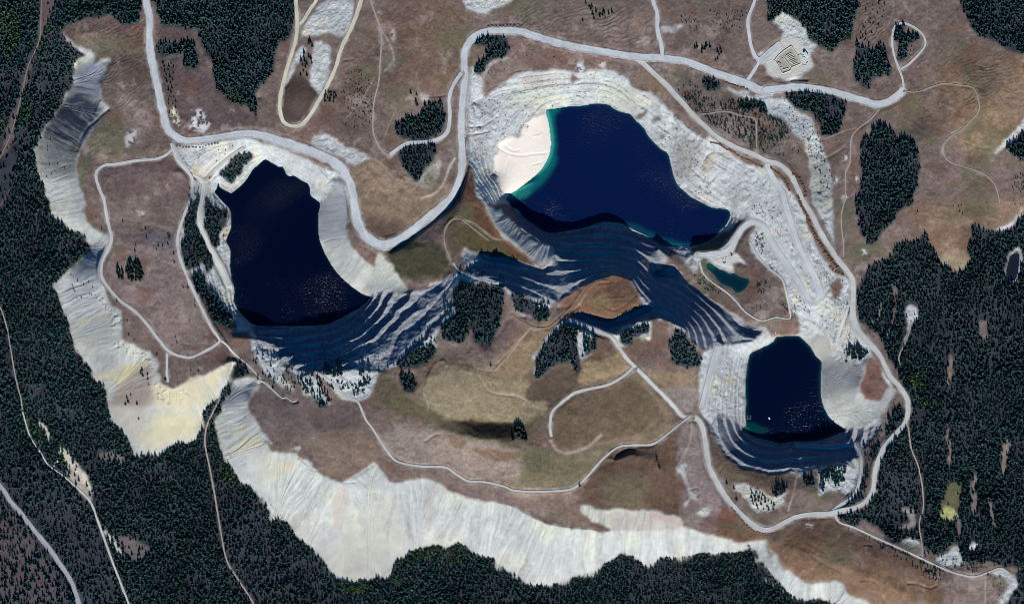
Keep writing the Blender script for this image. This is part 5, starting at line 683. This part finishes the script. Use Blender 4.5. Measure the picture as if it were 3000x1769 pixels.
# individual conifers that stand clear of the forest
def grove(poly, n, h0, h1, mind, seed):
    r = np.random.default_rng(seed); p = smooth(pts(poly), 4, True); m = fill(p); out = []; t = 0
    while len(out) < n and t < 6000:
        t += 1; x, y = r.uniform(p[:, 0].min(), p[:, 0].max()), r.uniform(p[:, 1].min(), p[:, 1].max())
        if m[int((y + M) / CELL), int((x + M) / CELL)] and all((x - a) ** 2 + (y - b) ** 2 > mind ** 2 for a, b, _ in out): out.append((x, y, r.uniform(h0, h1)))
    return out
def spots(s, h0, h1, seed):
    r = np.random.default_rng(seed); return [(x, y, r.uniform(h0, h1)) for x, y in pts(s)]
GROVES = [("lone conifer dotting the brown western plateau", "lone trees on the western plateau", spots("B1 740,212 1055,210 1135,362 1150,335 1180,338 1220,325 980,372 1065,275 890,158 985,335 1265,455 1262,395 1330,637 1365,640 1415,772 1415,735 1275,995 1284,1035 935,980 925,878 1440,1242 1385,1238 1140,1120 850,735", 6, 10, 1)),
 ("conifer in the round grove on the western plateau", "round grove on the western plateau", grove("B1 910,470 940,430 990,430 1035,500 1030,570 970,590 920,560", 36, 11, 18, 6.2, 2)),
 ("conifer in the narrow clump west of the round grove", "narrow clump on the western plateau", grove("B1 848,500 870,480 905,540 890,570 850,570", 10, 12, 18, 6, 3)),
 ("small conifer in the string below the northern road", "string of trees east of the northern haul road", grove("A1 1165,470 1260,480 1250,620 1285,800 1230,850 1210,640", 30, 6, 11, 10, 4)),
 ("tall conifer in the dark clump in the central hollow", "clump in the central hollow", spots("C2 1895,200 1910,195 1925,210 1940,225 1905,235 1925,250 1945,260 1905,270 1935,285 1955,290 1885,240 1862,290", 16, 22, 5)),
 ("conifer in the pairs on the dark circular field", "pairs on the dark circular field", spots("C3 1045,420 1048,440 1063,490 1070,500", 9, 13, 6)),
 ("conifer in the loose clump on the upper brown field", "loose clump on the upper brown field", spots("A3 570,70 585,110 610,90 640,110 655,115 670,100 675,130 700,105 725,95 595,140 512,155 535,30 560,55 580,55 635,125 662,90", 8, 14, 7)),
 ("conifer in the clumps on the olive mound", "clumps on the olive mound", spots("A3 1325,350 1340,345 1375,385 1380,360 1405,345 1410,335 1435,345 1490,380 1500,400 1515,385 1510,365 1490,430 1475,440 1395,360", 10, 15, 8)),
 ("lone conifer beside the pale scrape on the big brown meadow", "lone trees by the pale scrape", spots("A2 1122,680 1165,690 1165,755 1160,740 1170,765", 9, 15, 9)),
 ("conifer in the upright clump inside the hairpin loop", "clump inside the hairpin loop", spots("A2 350,390 348,420 355,450 340,480 360,490 345,520 370,470 400,430 405,460 385,420 330,450 325,550 370,550 410,340 385,320 395,310", 9, 15, 10)),
 ("conifer on the dark bank right of the hairpin loop", "bank east of the hairpin loop", grove("A2 490,680 530,660 580,690 560,740 500,750", 14, 9, 15, 7, 11)),
 ("young conifer on the dark furrowed slope", "young trees on the furrowed slope", grove("A4 890,10 970,30 960,120 910,220 860,290 780,280 850,60", 20, 5, 10, 10, 12)),
 ("conifer on the brown stained side of the western dump", "trees on the stained dump slope", spots("B1 1030,1235 1035,1275 1070,1265 1072,1300 1078,1340 1020,1255 915,1435 945,1415 925,1465 C1 990,35 1000,145 905,40", 8, 13, 13)),
 ("small conifer among the scrub on the western scree face", "scrub trees on the western scree", spots("B1 560,590 585,600 605,615 640,600 670,632 530,650 540,665 590,710 585,705 650,685 662,690 690,690 555,715 520,620 510,545", 4, 7, 14)),
 ("conifer on the pale sandy patch above the southern haul road bend", "trees on the sandy patch", grove("C3 1720,640 1760,660 1820,690 1900,760 1880,800 1800,800 1740,760", 24, 7, 12, 9, 15)),
 ("conifer in the triangular clump beside the eastern haul road", "triangular clump by the eastern haul road", grove("L3 1320,230 1400,180 1490,280 1400,310 1330,290", 14, 10, 16, 9, 16)),
 ("lone conifer on the tan meadow north of the eastern forest", "lone trees on the tan meadow", spots("B4 1205,90 1465,45 1500,52 1522,40 1510,88 1532,104", 5, 9, 17)),
 ("lone conifer in the open below the lake pit wall", "lone trees on the central hill", spots("B2 1702,1200 C3 490,625 B2 960,1215 895,1245 C3 1555,610 1607,645 1625,725", 9, 13, 18))]
crowns = [mesh('crown', *conifer(8, 12, 200 + i, .1), NM) for i in range(6)]
def tube(r0, r1, h, n=7):
    a = np.arange(n) * 6.283 / n; v = np.r_[np.c_[r0 * np.cos(a), r0 * np.sin(a), np.full(n, -.06)], np.c_[r1 * np.cos(a), r1 * np.sin(a), np.full(n, h)]]
    return v, np.array([(i, (i + 1) % n, n + (i + 1) % n, n + i) for i in range(n)])
trunk_me = mesh('trunk', *tube(.11, .03, .6), BARK)
ORD = lambda i: '%d%s' % (i, 'th' if 10 <= i % 100 <= 20 else {1: 'st', 2: 'nd', 3: 'rd'}.get(i % 10, 'th'))
ntree = 0
for lb, gr, tr in GROVES:
    tr = sorted(tr, key=lambda t: t[1])
    for i, (x, y, h) in enumerate(tr):
        e = link('conifer_tree', None, lb + ', %s from top' % ORD(i + 1), 'tree', None, gr, None, (float(wx(x)), float(wy(y)), float(zat(x, y)) - .3))
        rr = h * rng.uniform(.27, .36); e.scale = (rr, rr, h); e.rotation_euler = (0, 0, rng.uniform(0, 6.28))
        link('crown', crowns[rng.integers(0, 6)], parent=e); link('trunk', trunk_me, parent=e); ntree += 1
print('trees', ntree)

# broadleaf trees: leaf clumps spread through a rounded crown
def leafy(seed, n=150):
    r = np.random.default_rng(seed); V = []; F = []
    lobes = r.normal(0, .42, (7, 3)) * np.array([1, 1, .5]) + np.array([0, 0, .62])
    for i in range(n):
        c = lobes[r.integers(0, 7)] + r.normal(0, .24, 3) * np.array([1, 1, .6]); u = r.normal(0, 1, 3); u /= np.linalg.norm(u); w = np.cross(u, r.normal(0, 1, 3)); w /= np.linalg.norm(w); s = .15
        b = len(V); V += [c + u * s, c + w * s, c - u * s, c - w * s]; F.append((b, b + 1, b + 2, b + 3))
    return np.array(V), np.array(F)
def leaf_mat(nm, c): return surf(nm, 1.5, .4, .2, rough=.8, col=c)
LG = [leaf_mat('aspen_leaves', (.075, .14, .05)), leaf_mat('olive_leaves', (.075, .095, .045)), leaf_mat('golden_leaves', (.34, .24, .04)), leaf_mat('green_leaves', (.055, .11, .035))]
BL = [("green aspen at the foot of the big southern scree", "aspens below the southern scree", "C2 660,1390 690,1370 720,1390 750,1400 790,1350 810,1370 800,1400 700,1400 1010,1290 1030,1320 545,1410 765,1345 740,1370 610,1345 630,1375", 0, 8.5), ("olive leafed tree on the rounded tip of forest under the scree", "olive trees at the forest tip", "C2 1140,1130 1180,1140 1250,1100 1280,1095 1320,1090 1345,1100 1400,1105 1430,1090 1470,1085 1500,1100 1540,1130 1110,1180 1160,1165 1420,1130 1290,1120 1520,1120", 1, 8), ("golden leafed tree in the eastern forest edge", "golden trees", "B4 1165,1310 1190,1320 1205,1300 1180,1335", 2, 4.8), ("green leafed tree beside the golden trees", "green trees by the golden ones", "B4 1220,1275 1245,1260 1255,1290 1225,1300", 3, 5), ("bright green tree below the upper forest point", "green trees at the forest point", "A4 670,275 690,265 705,285 680,290 715,270", 3, 5), ("green bushy tree in the northwest forest clearing", "green trees in the northwest clearing", "A1 50,180 80,200 105,240 60,230 330,220 200,840 160,790 1690,720 1760,760", 3, 6), ("green leafed tree beside the southern dump toe", "green trees at the dump toe", "C1 1650,520 1700,560 1690,600 1620,540 1210,620 290,250 270,270", 3, 5.5), ("round dark bushy tree standing alone on the western plateau", "lone bushy tree", "B1 1226,272", 3, 6)]
for lb, gr, s, mi, rad in BL:
    P_ = sorted(map(tuple, pts(s)), key=lambda t: t[1]); lm = [mesh('leaf_crown', *leafy(40 + mi * 5 + j), LG[mi]) for j in range(3)]
    for i, (x, y) in enumerate(P_):
        rr = rad * rng.uniform(.8, 1.15)
        e = link('broadleaf_tree', None, lb + (', %s from the top' % ORD(i + 1) if len(P_) > 1 else ''), 'tree', None, gr, None, (float(wx(x)), float(wy(y)), float(zat(x, y)) - .2)); e.scale = (rr, rr, rr * 1.25); e.rotation_euler = (0, 0, rng.uniform(0, 6.28))
        link('crown', lm[i % 3], parent=e); link('trunk', trunk_me, parent=e)

# ------------------------------------------------------------------ loose rubble
BOXF = np.array([(0, 2, 3, 1), (4, 5, 7, 6), (0, 1, 5, 4), (2, 6, 7, 3), (0, 4, 6, 2), (1, 3, 7, 5)])
def rocks(zones):
    VV = []; n = 0
    for s, cnt, s0, s1 in zones:
        cnt = int(cnt * .6); p = smooth(pts(s), 4, True); m = fill(p); t = 0; g = 0
        while g < cnt and t < cnt * 30:
            t += 1; x, y = rng.uniform(p[:, 0].min(), p[:, 0].max()), rng.uniform(p[:, 1].min(), p[:, 1].max()); j, i = int((y + M) / CELL), int((x + M) / CELL)
            if not m[j, i] or RD[j, i] > .25 or LK[j, i] > .4 or vnoise(np.array(x), np.array(y), 26, 46) < rng.uniform(-.9, .6): continue
            r = .85 * (s0 + (s1 - s0) * rng.random() ** 3.5); c = np.array([[a, b, d] for a in (-1, 1) for b in (-1, 1) for d in (-.5, .9)], float); c *= r * rng.uniform(.55, 1.15, (8, 3)); th = rng.random() * 6.28
            VV.append(np.c_[wx(x) + c[:, 0] * math.cos(th) - c[:, 1] * math.sin(th), wy(y) + c[:, 0] * math.sin(th) + c[:, 1] * math.cos(th), zat(x, y) + c[:, 2]]); g += 1
    V = np.vstack(VV); n = len(VV); F = (BOXF[None] + (np.arange(n) * 8)[:, None, None]).reshape(-1, 4); return V, F, n
RZ = [("N2 100,800 560,560 900,500 1400,520 1680,700 1700,900 1450,840 1250,800 850,850 600,1000 350,1150 80,1200", 700, .7, 2.6), ("NE 800,300 1150,600 1200,900 1300,1200 1000,1100 880,800 700,560", 420, .8, 3.2), ("E 900,150 1100,100 1250,350 1400,700 1480,850 1350,700 1150,400", 380, .8, 2.8), ("E 1250,200 1500,600 1600,750 1500,800 1350,450", 240, .8, 2.6), ("E 1220,850 1400,1050 1450,1150 1300,1180", 120, .7, 2.2), ("L3 100,480 430,250 410,900 200,800", 420, .7, 2.4), ("E 1500,800 1780,1000 1800,1150 1560,1250", 220, .8, 2.8), ("N2 600,550 900,560 880,640 620,640", 260, .6, 1.8), ("N2 350,1130 600,960 820,880 700,960 600,1100 400,1170", 200, .5, 1.6),
      ("C2 250,950 560,1290 480,1200 380,1090 300,1030 150,800 60,720", 420, .5, 1.6), ("B1 400,620 600,1200 760,1484 700,1400 520,1050", 420, .5, 1.6), ("C1 780,100 960,410 1180,380 1430,280 1200,340 960,300", 320, .5, 1.5), ("C1 1560,250 1979,860 1900,720 1640,400", 320, .5, 1.6), ("C2 850,670 930,710 900,740 830,700", 70, .6, 1.8), ("B1 830,880 860,1000 1100,1130 900,1080 820,1010", 90, .8, 2.0), ("B1 1130,1400 1300,1440 1330,1480 1180,1480", 120, .6, 1.8), ("A4 60,700 440,900 560,1200 540,1450 450,1200 300,950", 300, .7, 2.4), ("L1 60,150 300,200 250,330 100,250", 90, .5, 1.5), ("A2 1540,1080 1700,1100 1780,1450 1680,1484 1560,1250", 130, .8, 2.6)]
v, f, n = rocks(RZ); RC = lin(140, 138, 132) * (.55 + .8 * rng.random((n, 1))); RC = np.repeat(RC, 8, 0)
link('rubble', mesh('rubble', v, f, surf('boulder', .8, .25, .5), RC), 'loose boulders and rubble strewn over the pale benches and dump toes', 'rubble', 'stuff')

# ------------------------------------------------------------------ soil piles along the haul roads
def mound(seed, n=14, rings=6):
    r = np.random.default_rng(seed); V = [(0, 0, 1.)]; F = []
    ph = r.random(4) * 6.28
    for k_ in range(1, rings + 1):
        a = k_ / rings
        for i in range(n):
            th = 6.283 * i / n; rad = a * (1 + .12 * math.sin(2 * th + ph[0]) + .08 * math.sin(3 * th + ph[1]) + r.normal(0, .03)); V.append((rad * math.cos(th), rad * math.sin(th), max(-.12, (1 - a ** 1.25) * (1 + r.normal(0, .05))) if k_ < rings else -.12))
    F = [(0, 1 + i, 1 + (i + 1) % n, 1 + (i + 1) % n) for i in range(n)]
    Q = [(1 + (k_ - 1) * n + i, 1 + k_ * n + i, 1 + k_ * n + (i + 1) % n, 1 + (k_ - 1) * n + (i + 1) % n) for k_ in range(1, rings) for i in range(n)]
    T = [(0, 1 + i, 1 + (i + 1) % n) for i in range(n)]
    me = bpy.data.meshes.new('mound'); me.from_pydata([tuple(map(float, q_)) for q_ in V], [], T + Q); return me
SOIL = surf('topsoil', 1.4, .3, .6, col=tuple(lin(104, 80, 66))); GREYS = surf('pale_spoil', 1.4, .25, .6, col=tuple(lin(120, 112, 104)))
mounds = []
for mm in (SOIL, GREYS):
    L_ = []
    for i in range(4):
        me = mound(60 + i); me.materials.append(mm); L_.append(me)
    mounds.append(L_)
PILES = [("soil pile in the short row below the east junction", "A3 1555,603 1700,645", 8.6, 5.2, 0), ("soil pile in the row between lake and haul road", "A3 1445,1030 1490,1040 1590,1090 1650,1130 1730,1170 1810,1205", 8.0, 5.2, 0), ("soil pile in the row between haul road and ramp", "A4 145,1215 210,1260 250,1310 280,1375", 7.4, 4.8, 0), ("soil pile in the row on the outer road shoulder", "A4 300,1255 350,1300 380,1350 395,1420", 8.0, 4.8, 0), ("soil pile in the long row beside the haul road", "A4 335,1420 360,1470 B4 395,95 430,190 470,270 520,350 570,430 620,490", 8.2, 6.0, 0), ("soil pile in the double row below the long row", "B4 575,490 610,520 660,545", 8.4, 5.2, 0), ("dark soil pile outside the southern road bend", "C3 1590,785 1640,840 1690,905 1740,945 1800,968 1880,975", 8.6, 4.0, 0), ("dark shrubby pile in the row above the northern haul road", "A2 1690,190 1760,192 1830,190 1900,186", 10, 4.6, 1), ("brown pile edging the road above the western lake", "L1 60,95 200,105 300,98 400,70 460,55", 9, 4.2, 1), ("pale spoil heap beside the straight central haul road", "N2 45,1060 40,1150 45,1220 60,1300 75,1380", 12, 3.0, 1)]
npile = 0
for lb, s, stp, rad, mi in PILES:
    c, _ = resample(pts(s), stp)
    for i, (x, y) in enumerate(c):
        x += rng.normal(0, 1.0); y += rng.normal(0, 1.0)
        o = link('soil_pile', mounds[mi][rng.integers(0, 4)], lb + ', %s from west' % ORD(i + 1), 'soil pile', None, lb.replace('pile', 'piles').replace('heap', 'heaps'), None, (float(wx(x)), float(wy(y)), float(zat(x, y)) - .2))
        o.scale = (rad * rng.uniform(.8, 1.1), rad * rng.uniform(.8, 1.1), rad * rng.uniform(.6, .85)); o.rotation_euler = (0, 0, rng.uniform(0, 6.28)); npile += 1
print('piles', npile)

# ------------------------------------------------------------------ buildings, yard, equipment
def geo(parts):
    """boxes (cx,cy,cz,sx,sy,sz,rot) merged into one mesh"""
    VV = []; FF = []
    for i, (cx, cy, cz, a, b, c, th) in enumerate(parts):
        q_ = np.array([[x, y, z] for x in (-.5, .5) for y in (-.5, .5) for z in (-.5, .5)]) * (a, b, c)
        VV.append(np.c_[cx + q_[:, 0] * math.cos(th) - q_[:, 1] * math.sin(th), cy + q_[:, 0] * math.sin(th) + q_[:, 1] * math.cos(th), cz + q_[:, 2]]); FF.append(BOXF + 8 * i)
    return np.vstack(VV), np.vstack(FF)
def plain(nm, c, rough=.6, var=.12): return surf(nm, 1.0, var, .1, rough=rough, col=tuple(lin(*c)))
WHITE = plain('white_sheet', (226, 230, 230), .5); TEAL = plain('teal_sheet', (136, 204, 200), .5); DARKP = plain('dark_opening', (40, 42, 46)); GREYM = plain('grey_metal', (140, 144, 148), .4); REDP = plain('red_paint', (140, 62, 58), .5); WOOD = plain('weathered_wood', (92, 76, 64), .8); CREAM = plain('cream_berm', (186, 182, 164), .95)
def empty(nm, lb, cat, x, y, rot=0, group=None, dz=0):
    e = link(nm, None, lb, cat, None, group, None, (float(wx(x)), float(wy(y)), float(zat(x, y)) + dz)); e.rotation_euler = (0, 0, rot); return e
def part(nm, boxes, mat, par): return link(nm, mesh(nm, *geo(boxes), mat), parent=par)
def gable(L, Wd, h, rise, side):
    """one pitched roof plane with thickness; side = -1 / 1"""
    o = .6; a = L / 2 + o; b = Wd / 2 + o; t = .25
    v = [(-a, 0, h + rise), (a, 0, h + rise), (a, side * b, h - .2), (-a, side * b, h - .2)]; v += [(x, y, z + t) for x, y, z in v]
    return np.array(v), np.array([(0, 1, 2, 3), (7, 6, 5, 4), (0, 4, 5, 1), (1, 5, 6, 2), (2, 6, 7, 3), (3, 7, 4, 0)])
px, py = pts("PAD 1283,600")[0]
e = empty('storage_shed', 'long shed with white and teal roof halves at the walled yard', 'shed', px, py, R(-55))
part('wall', [(0, 0, 3, 14, 8, 7, 0)], WHITE, e); part('door', [(-7.1, 0, 2.2, .2, 4.5, 4.4, 0)], DARKP, e)
link('roof_panel', mesh('roof_panel', *gable(14, 8, 6.5, 2.0, 1), WHITE), 'white roof half', parent=e); link('roof_panel', mesh('roof_panel', *gable(14, 8, 6.5, 2.0, -1), TEAL), 'teal roof half', parent=e)
for i, (s, rt, ln) in enumerate((("PAD 1180,610", -8, 14), ("PAD 1240,675", -10, 13), ("PAD 1320,840", 40, 7), ("PAD 1240,900", -4, 11), ("PAD 1075,625", 8, 6))):
    px, py = pts(s)[0]; lbs = ['grey pipe stack just west of the teal roofed shed', 'grey pipe stack southwest of the teal roofed shed', 'short tilted pipe stack southeast of the shed', 'dark pipe stack lying south of the shed', 'short dark pipe stack by the yard wall'][i]
    e = empty('pipe_stack', lbs, 'pipe stack', px, py, R(rt), 'pipe stacks in the walled yard'); V = []; F = []
    for a, (yy, zz) in enumerate(((-.8, .4), (0, .4), (.8, .4), (-.4, 1.1), (.4, 1.1))):
        n_ = 8; th = np.arange(n_) * 6.283 / n_; b = len(V); V += [(-ln / 2, yy + .4 * math.cos(t), zz + .4 * math.sin(t)) for t in th] + [(ln / 2, yy + .4 * math.cos(t), zz + .4 * math.sin(t)) for t in th]; F += [(b + j, b + (j + 1) % n_, b + n_ + (j + 1) % n_, b + n_ + j) for j in range(n_)]
    link('pipes', mesh('pipes', V, F, GREYM), parent=e); part('bearer', [(-ln * .3, 0, -.15, .4, 2.4, .3, 0), (ln * .3, 0, -.15, .4, 2.4, .3, 0)], WOOD, e)
def bank(nm, s, wd, ht, mat, lb, cat, close=False, group=None):
    p = pts(s); p = np.vstack([p, p[:1]]) if close else p; c, _ = resample(p, 2.0); t = np.gradient(c, axis=0); t /= np.maximum(np.hypot(t[:, 0], t[:, 1]), 1e-6)[:, None]; nr = np.stack([-t[:, 1], t[:, 0]], 1)
    kx = np.array([-.5, -.22, 0, .22, .5]); kz = np.array([-.15, .75, 1, .75, -.15]); P_ = c[:, None] + nr[:, None] * (kx * wd)[None, :, None]; hz = ht * (1 + .14 * vnoise(c[:, 0], c[:, 1], 5, 88)); 
    if not close: hz = hz * np.minimum(1, np.minimum(np.arange(len(c)), np.arange(len(c))[::-1]) / 2.)
    z = zat(P_[..., 0], P_[..., 1]) + kz[None] * hz[:, None]; n_, k5 = z.shape; q2 = np.arange(n_ * k5).reshape(n_, k5); f_ = np.stack([q2[:-1, :-1], q2[1:, :-1], q2[1:, 1:], q2[:-1, 1:]], -1).reshape(-1, 4)
    return link(nm, mesh(nm, np.stack([wx(P_[..., 0]), wy(P_[..., 1]), z], -1).reshape(-1, 3), f_, mat), lb, cat, None, group)
bank('earth_berm', "PAD 390,760 500,620 640,500 760,420 875,350 950,480 1050,640 1130,870 870,980 850,1060 620,1150 540,1050 480,900 390,770", 4.2, 2.6, CREAM, 'cream earth berm enclosing the rectangular yard of trenches', 'earth berm', True)
bank('earth_berm', "PAD 640,690 740,800 850,960", 3.6, 2.0, CREAM, 'straight cream berm dividing the rectangular yard in two', 'earth berm')
bank('earth_berm', "PAD 590,1050 700,1020 820,980", 3.4, 2.2, CREAM, 'short cream berm across the south end of the yard', 'earth berm')
for i in range(8):
    t = i / 7.; a = np.array((690 + 200 * t, 660 + 250 * t)); b = np.array((890 + 190 * t, 545 + 290 * t))
    bank('windrow', "PAD %.0f,%.0f %.0f,%.0f %.0f,%.0f" % (*a, *((a + b) / 2 + (0, -12 if t < .5 else 0)), *b), 2.8, 2.6, CREAM, 'cream ridge between dark trenches in the yard, %s from the top' % ORD(i + 1), 'windrow', False, 'trench ridges in the yard')
for i, s in enumerate(("PAD 470,730 510,750", "PAD 450,850 500,820 560,860 540,900", "PAD 520,960 570,990 610,960", "PAD 600,690 640,720", "PAD 620,820 660,815")):
    bank('spoil_heap', s, 3.2, 2.4, GREYS if i % 2 else CREAM, ['small heap in the northwest corner of the yard', 'curled heap against the west berm of the yard', 'curved heap near the southwest corner of the yard', 'heap at the head of the dividing berm', 'dark lone heap in the middle of the yard floor'][i], 'spoil heap', False, 'heaps in the walled yard')
px, py = pts("L1 375,402")[0]
e = empty('crusher', 'small brown crusher with conveyor on the orange stained ground west of the lake', 'crusher', px, py, R(35)); part('hopper', [(0, 0, 2.4, 4, 4, 4.4, 0)], WOOD, e); part('conveyor', [(6, 0, 2.2, 10, 1.2, .5, 0)], REDP, e); part('leg', [(9, 0, 1.0, .4, 1.0, 2.2, 0)], GREYM, e)
px, py = pts("B1 1201,1304")[0]
e = empty('hut', 'small white hut on the turnaround at the western plateau tip', 'hut', px, py, R(28)); part('wall', [(0, 0, 2.0, 6, 3.6, 4.4, 0)], WHITE, e); part('door', [(1.2, -1.9, 1.2, 1.0, .15, 2.2, 0)], DARKP, e); part('roof', [(0, 0, 4.35, 6.8, 4.4, .3, 0)], DARKP, e)
px, py = pts("C1 400,458")[0]
e = empty('cabin', 'pale roofed cabin beside a dark yard in the southwestern forest', 'cabin', px, py, R(38)); part('wall', [(0, 0, 1.8, 11, 6, 4, 0)], WOOD, e); part('door', [(1, -3.1, 1.2, 1.1, .15, 2.2, 0)], DARKP, e)
for sd in (1, -1): link('roof_panel', mesh('roof_panel', *gable(11, 6, 3.8, 1.8, sd), WHITE), parent=e)
px, py = pts("C1 385,485")[0]
e = empty('shed', 'low grey shed southwest of the forest cabin', 'shed', px, py, R(38)); part('wall', [(0, 0, 1.4, 8, 4, 3, 0)], WOOD, e); part('roof', [(0, 0, 3.05, 9, 5, .3, 0)], GREYM, e)
# pond pad
for i in range(7):
    px, py = pts("PON %d,%d" % (540 + i * 22, 400 - i * 9))[0]
    e = empty('pipe_bundle', 'red and white pipe bundle on the pond pad, %s from the west' % ORD(i + 1), 'pipe bundle', px, py, R(105), 'pipe bundles laid side by side on the pond pad'); part('pipe', [(0, 0, .6, 6.5 + 3 * math.sin(i * 2.1) ** 2, .8, .7, 0)], REDP if i % 2 else WHITE, e); part('bearer', [(-1.8, 0, .12, .3, 1.3, .3, 0), (1.8, 0, .12, .3, 1.3, .3, 0)], WOOD, e)
def truck(lb, s, rot, group):
    px, py = pts(s)[0]; e = empty('pickup_truck', lb, 'truck', px, py, R(rot), group, .1)
    part('body', [(0, 0, .95, 5.6, 2.0, .8, 0), (-1.8, .93, 1.5, 2.1, .12, .5, 0), (-1.8, -.93, 1.5, 2.1, .12, .5, 0), (-2.75, 0, 1.5, .12, 1.98, .5, 0)], WHITE, e); part('cab', [(.3, 0, 1.7, 2.2, 1.8, .9, 0)], WHITE, e); part('windscreen', [(1.42, 0, 1.7, .1, 1.6, .7, 0)], DARKP, e)
    for a in (-1.8, 1.8):
        for b in (-.95, .95):
            v_, f_ = tube(.45, .45, .3, 12); v_ = np.c_[a + v_[:, 0], b + v_[:, 2] - .12, .45 + v_[:, 1]]; link('wheel', mesh('wheel', v_, f_, DARKP), parent=e)
truck('white pickup truck at the west edge of the pond pad', "PON 355,465", 100, 'white trucks'); truck('white pickup truck on the brown flat above the eastern lake', "B4 180,965", 80, 'white trucks')
px, py = pts("PON 620,510")[0]; e = empty('water_tank', 'pale square tank south of the pipe bundles on the pond pad', 'tank', px, py, R(-8)); part('tank', [(0, 0, 1.0, 8, 6, 2.2, 0)], WHITE, e); part('lid', [(0, 0, 2.25, 7.2, 5.2, .3, 0)], GREYM, e)
px, py = pts("PON 832,268")[0]; e = empty('excavator', 'dark excavator parked on the pond pad', 'excavator', px, py, R(120)); part('undercarriage', [(0, -1.6, .6, 6, 1.0, 1.2, 0), (0, 1.6, .6, 6, 1.0, 1.2, 0)], DARKP, e); part('house', [(-.4, 0, 2.0, 4.8, 3.4, 1.6, 0)], WOOD, e); part('cab', [(1.2, 1.0, 3.2, 1.8, 1.4, 1.3, 0)], DARKP, e); part('boom', [(4.2, -.3, 2.6, 5, .6, .7, 0)], WOOD, e); part('bucket', [(6.9, -.3, 1.0, 1.2, 1.6, 1.4, 0)], DARKP, e)
# floats on the eastern lake
px, py = pts("LK 942,552")[0]; e = link('pontoon', None, 'white pontoon raft floating on the small eastern lake', 'pontoon', None, None, None, (float(wx(px)), float(wy(py)), 12.0)); e.rotation_euler = (0, 0, R(-62)); part('deck', [(0, 0, .55, 6.5, 3.8, .4, 0)], WHITE, e); part('pump_house', [(.4, 0, 1.5, 3, 2.2, 1.5, 0)], WHITE, e); part('float', [(0, 1.5, .1, 6.8, .9, .7, 0)], GREYM, e); part('float', [(0, -1.5, .1, 6.8, .9, .7, 0)], GREYM, e)
px, py = pts("LK 360,525")[0]; e = link('floating_dock', None, 'square floating dock frame moored at the western shore of the small lake', 'dock', None, None, None, (float(wx(px)), float(wy(py)), 12.0)); e.rotation_euler = (0, 0, R(-12)); part('walkway', [(-4.6, 0, .3, .9, 11, .6, 0), (4.6, 0, .3, .9, 11, .6, 0), (0, 5.2, .3, 8.3, .8, .6, 0), (0, -5.2, .3, 8.3, .8, .6, 0)], plain('dock_planks', (120, 140, 134)), e); part('post', [(-4.6, 5.2, .9, .35, .35, 1.2, 0), (4.6, -5.2, .9, .35, .35, 1.2, 0)], GREYM, e)

# ------------------------------------------------------------------ light, sky, camera
EL, AZ = 37.0, 172.0
sun = bpy.data.lights.new('sun', 'SUN'); sun.energy = 5.0; sun.angle = R(.5); sun.color = (1, .975, .94)
so = bpy.data.objects.new('sun', sun); C.objects.link(so); so.rotation_euler = (R(90 - EL), 0, R(180 - AZ)); so.location = (0, 0, 3000)
w = bpy.data.worlds.new("World"); bpy.context.scene.world = w; w.use_nodes = True; nt = w.node_tree
bg = nt.nodes['Background']; sky = nt.nodes.new('ShaderNodeTexSky'); sky.sky_type = 'NISHITA'; sky.sun_disc = False; sky.sun_elevation = R(EL); sky.sun_rotation = R(AZ); sky.altitude = 3000; sky.air_density = 1.0; sky.dust_density = 0.0; sky.ozone_density = 6.0
hs = nt.nodes.new('ShaderNodeHueSaturation'); hs.inputs['Saturation'].default_value = 1.8; nt.links.new(sky.outputs[0], hs.inputs['Color']); nt.links.new(hs.outputs[0], bg.inputs[0]); bg.inputs[1].default_value = .08
cam = bpy.data.cameras.new('camera'); co = bpy.data.objects.new('camera', cam); C.objects.link(co)
HC = 30000.0; co.location = (0, 0, HC); cam.sensor_width = 36; cam.lens = 36 * (HC - 80) / W0; cam.clip_start = 100; cam.clip_end = 80000
sc = bpy.context.scene; sc.camera = co; sc.cycles.pixel_filter_type = 'BLACKMAN_HARRIS'; sc.cycles.filter_width = 0.85
sc.view_settings.view_transform = 'Standard'; sc.view_settings.look = 'None'; sc.view_settings.exposure = 0; sc.view_settings.gamma = 1; sc.view_settings.use_curve_mapping = False
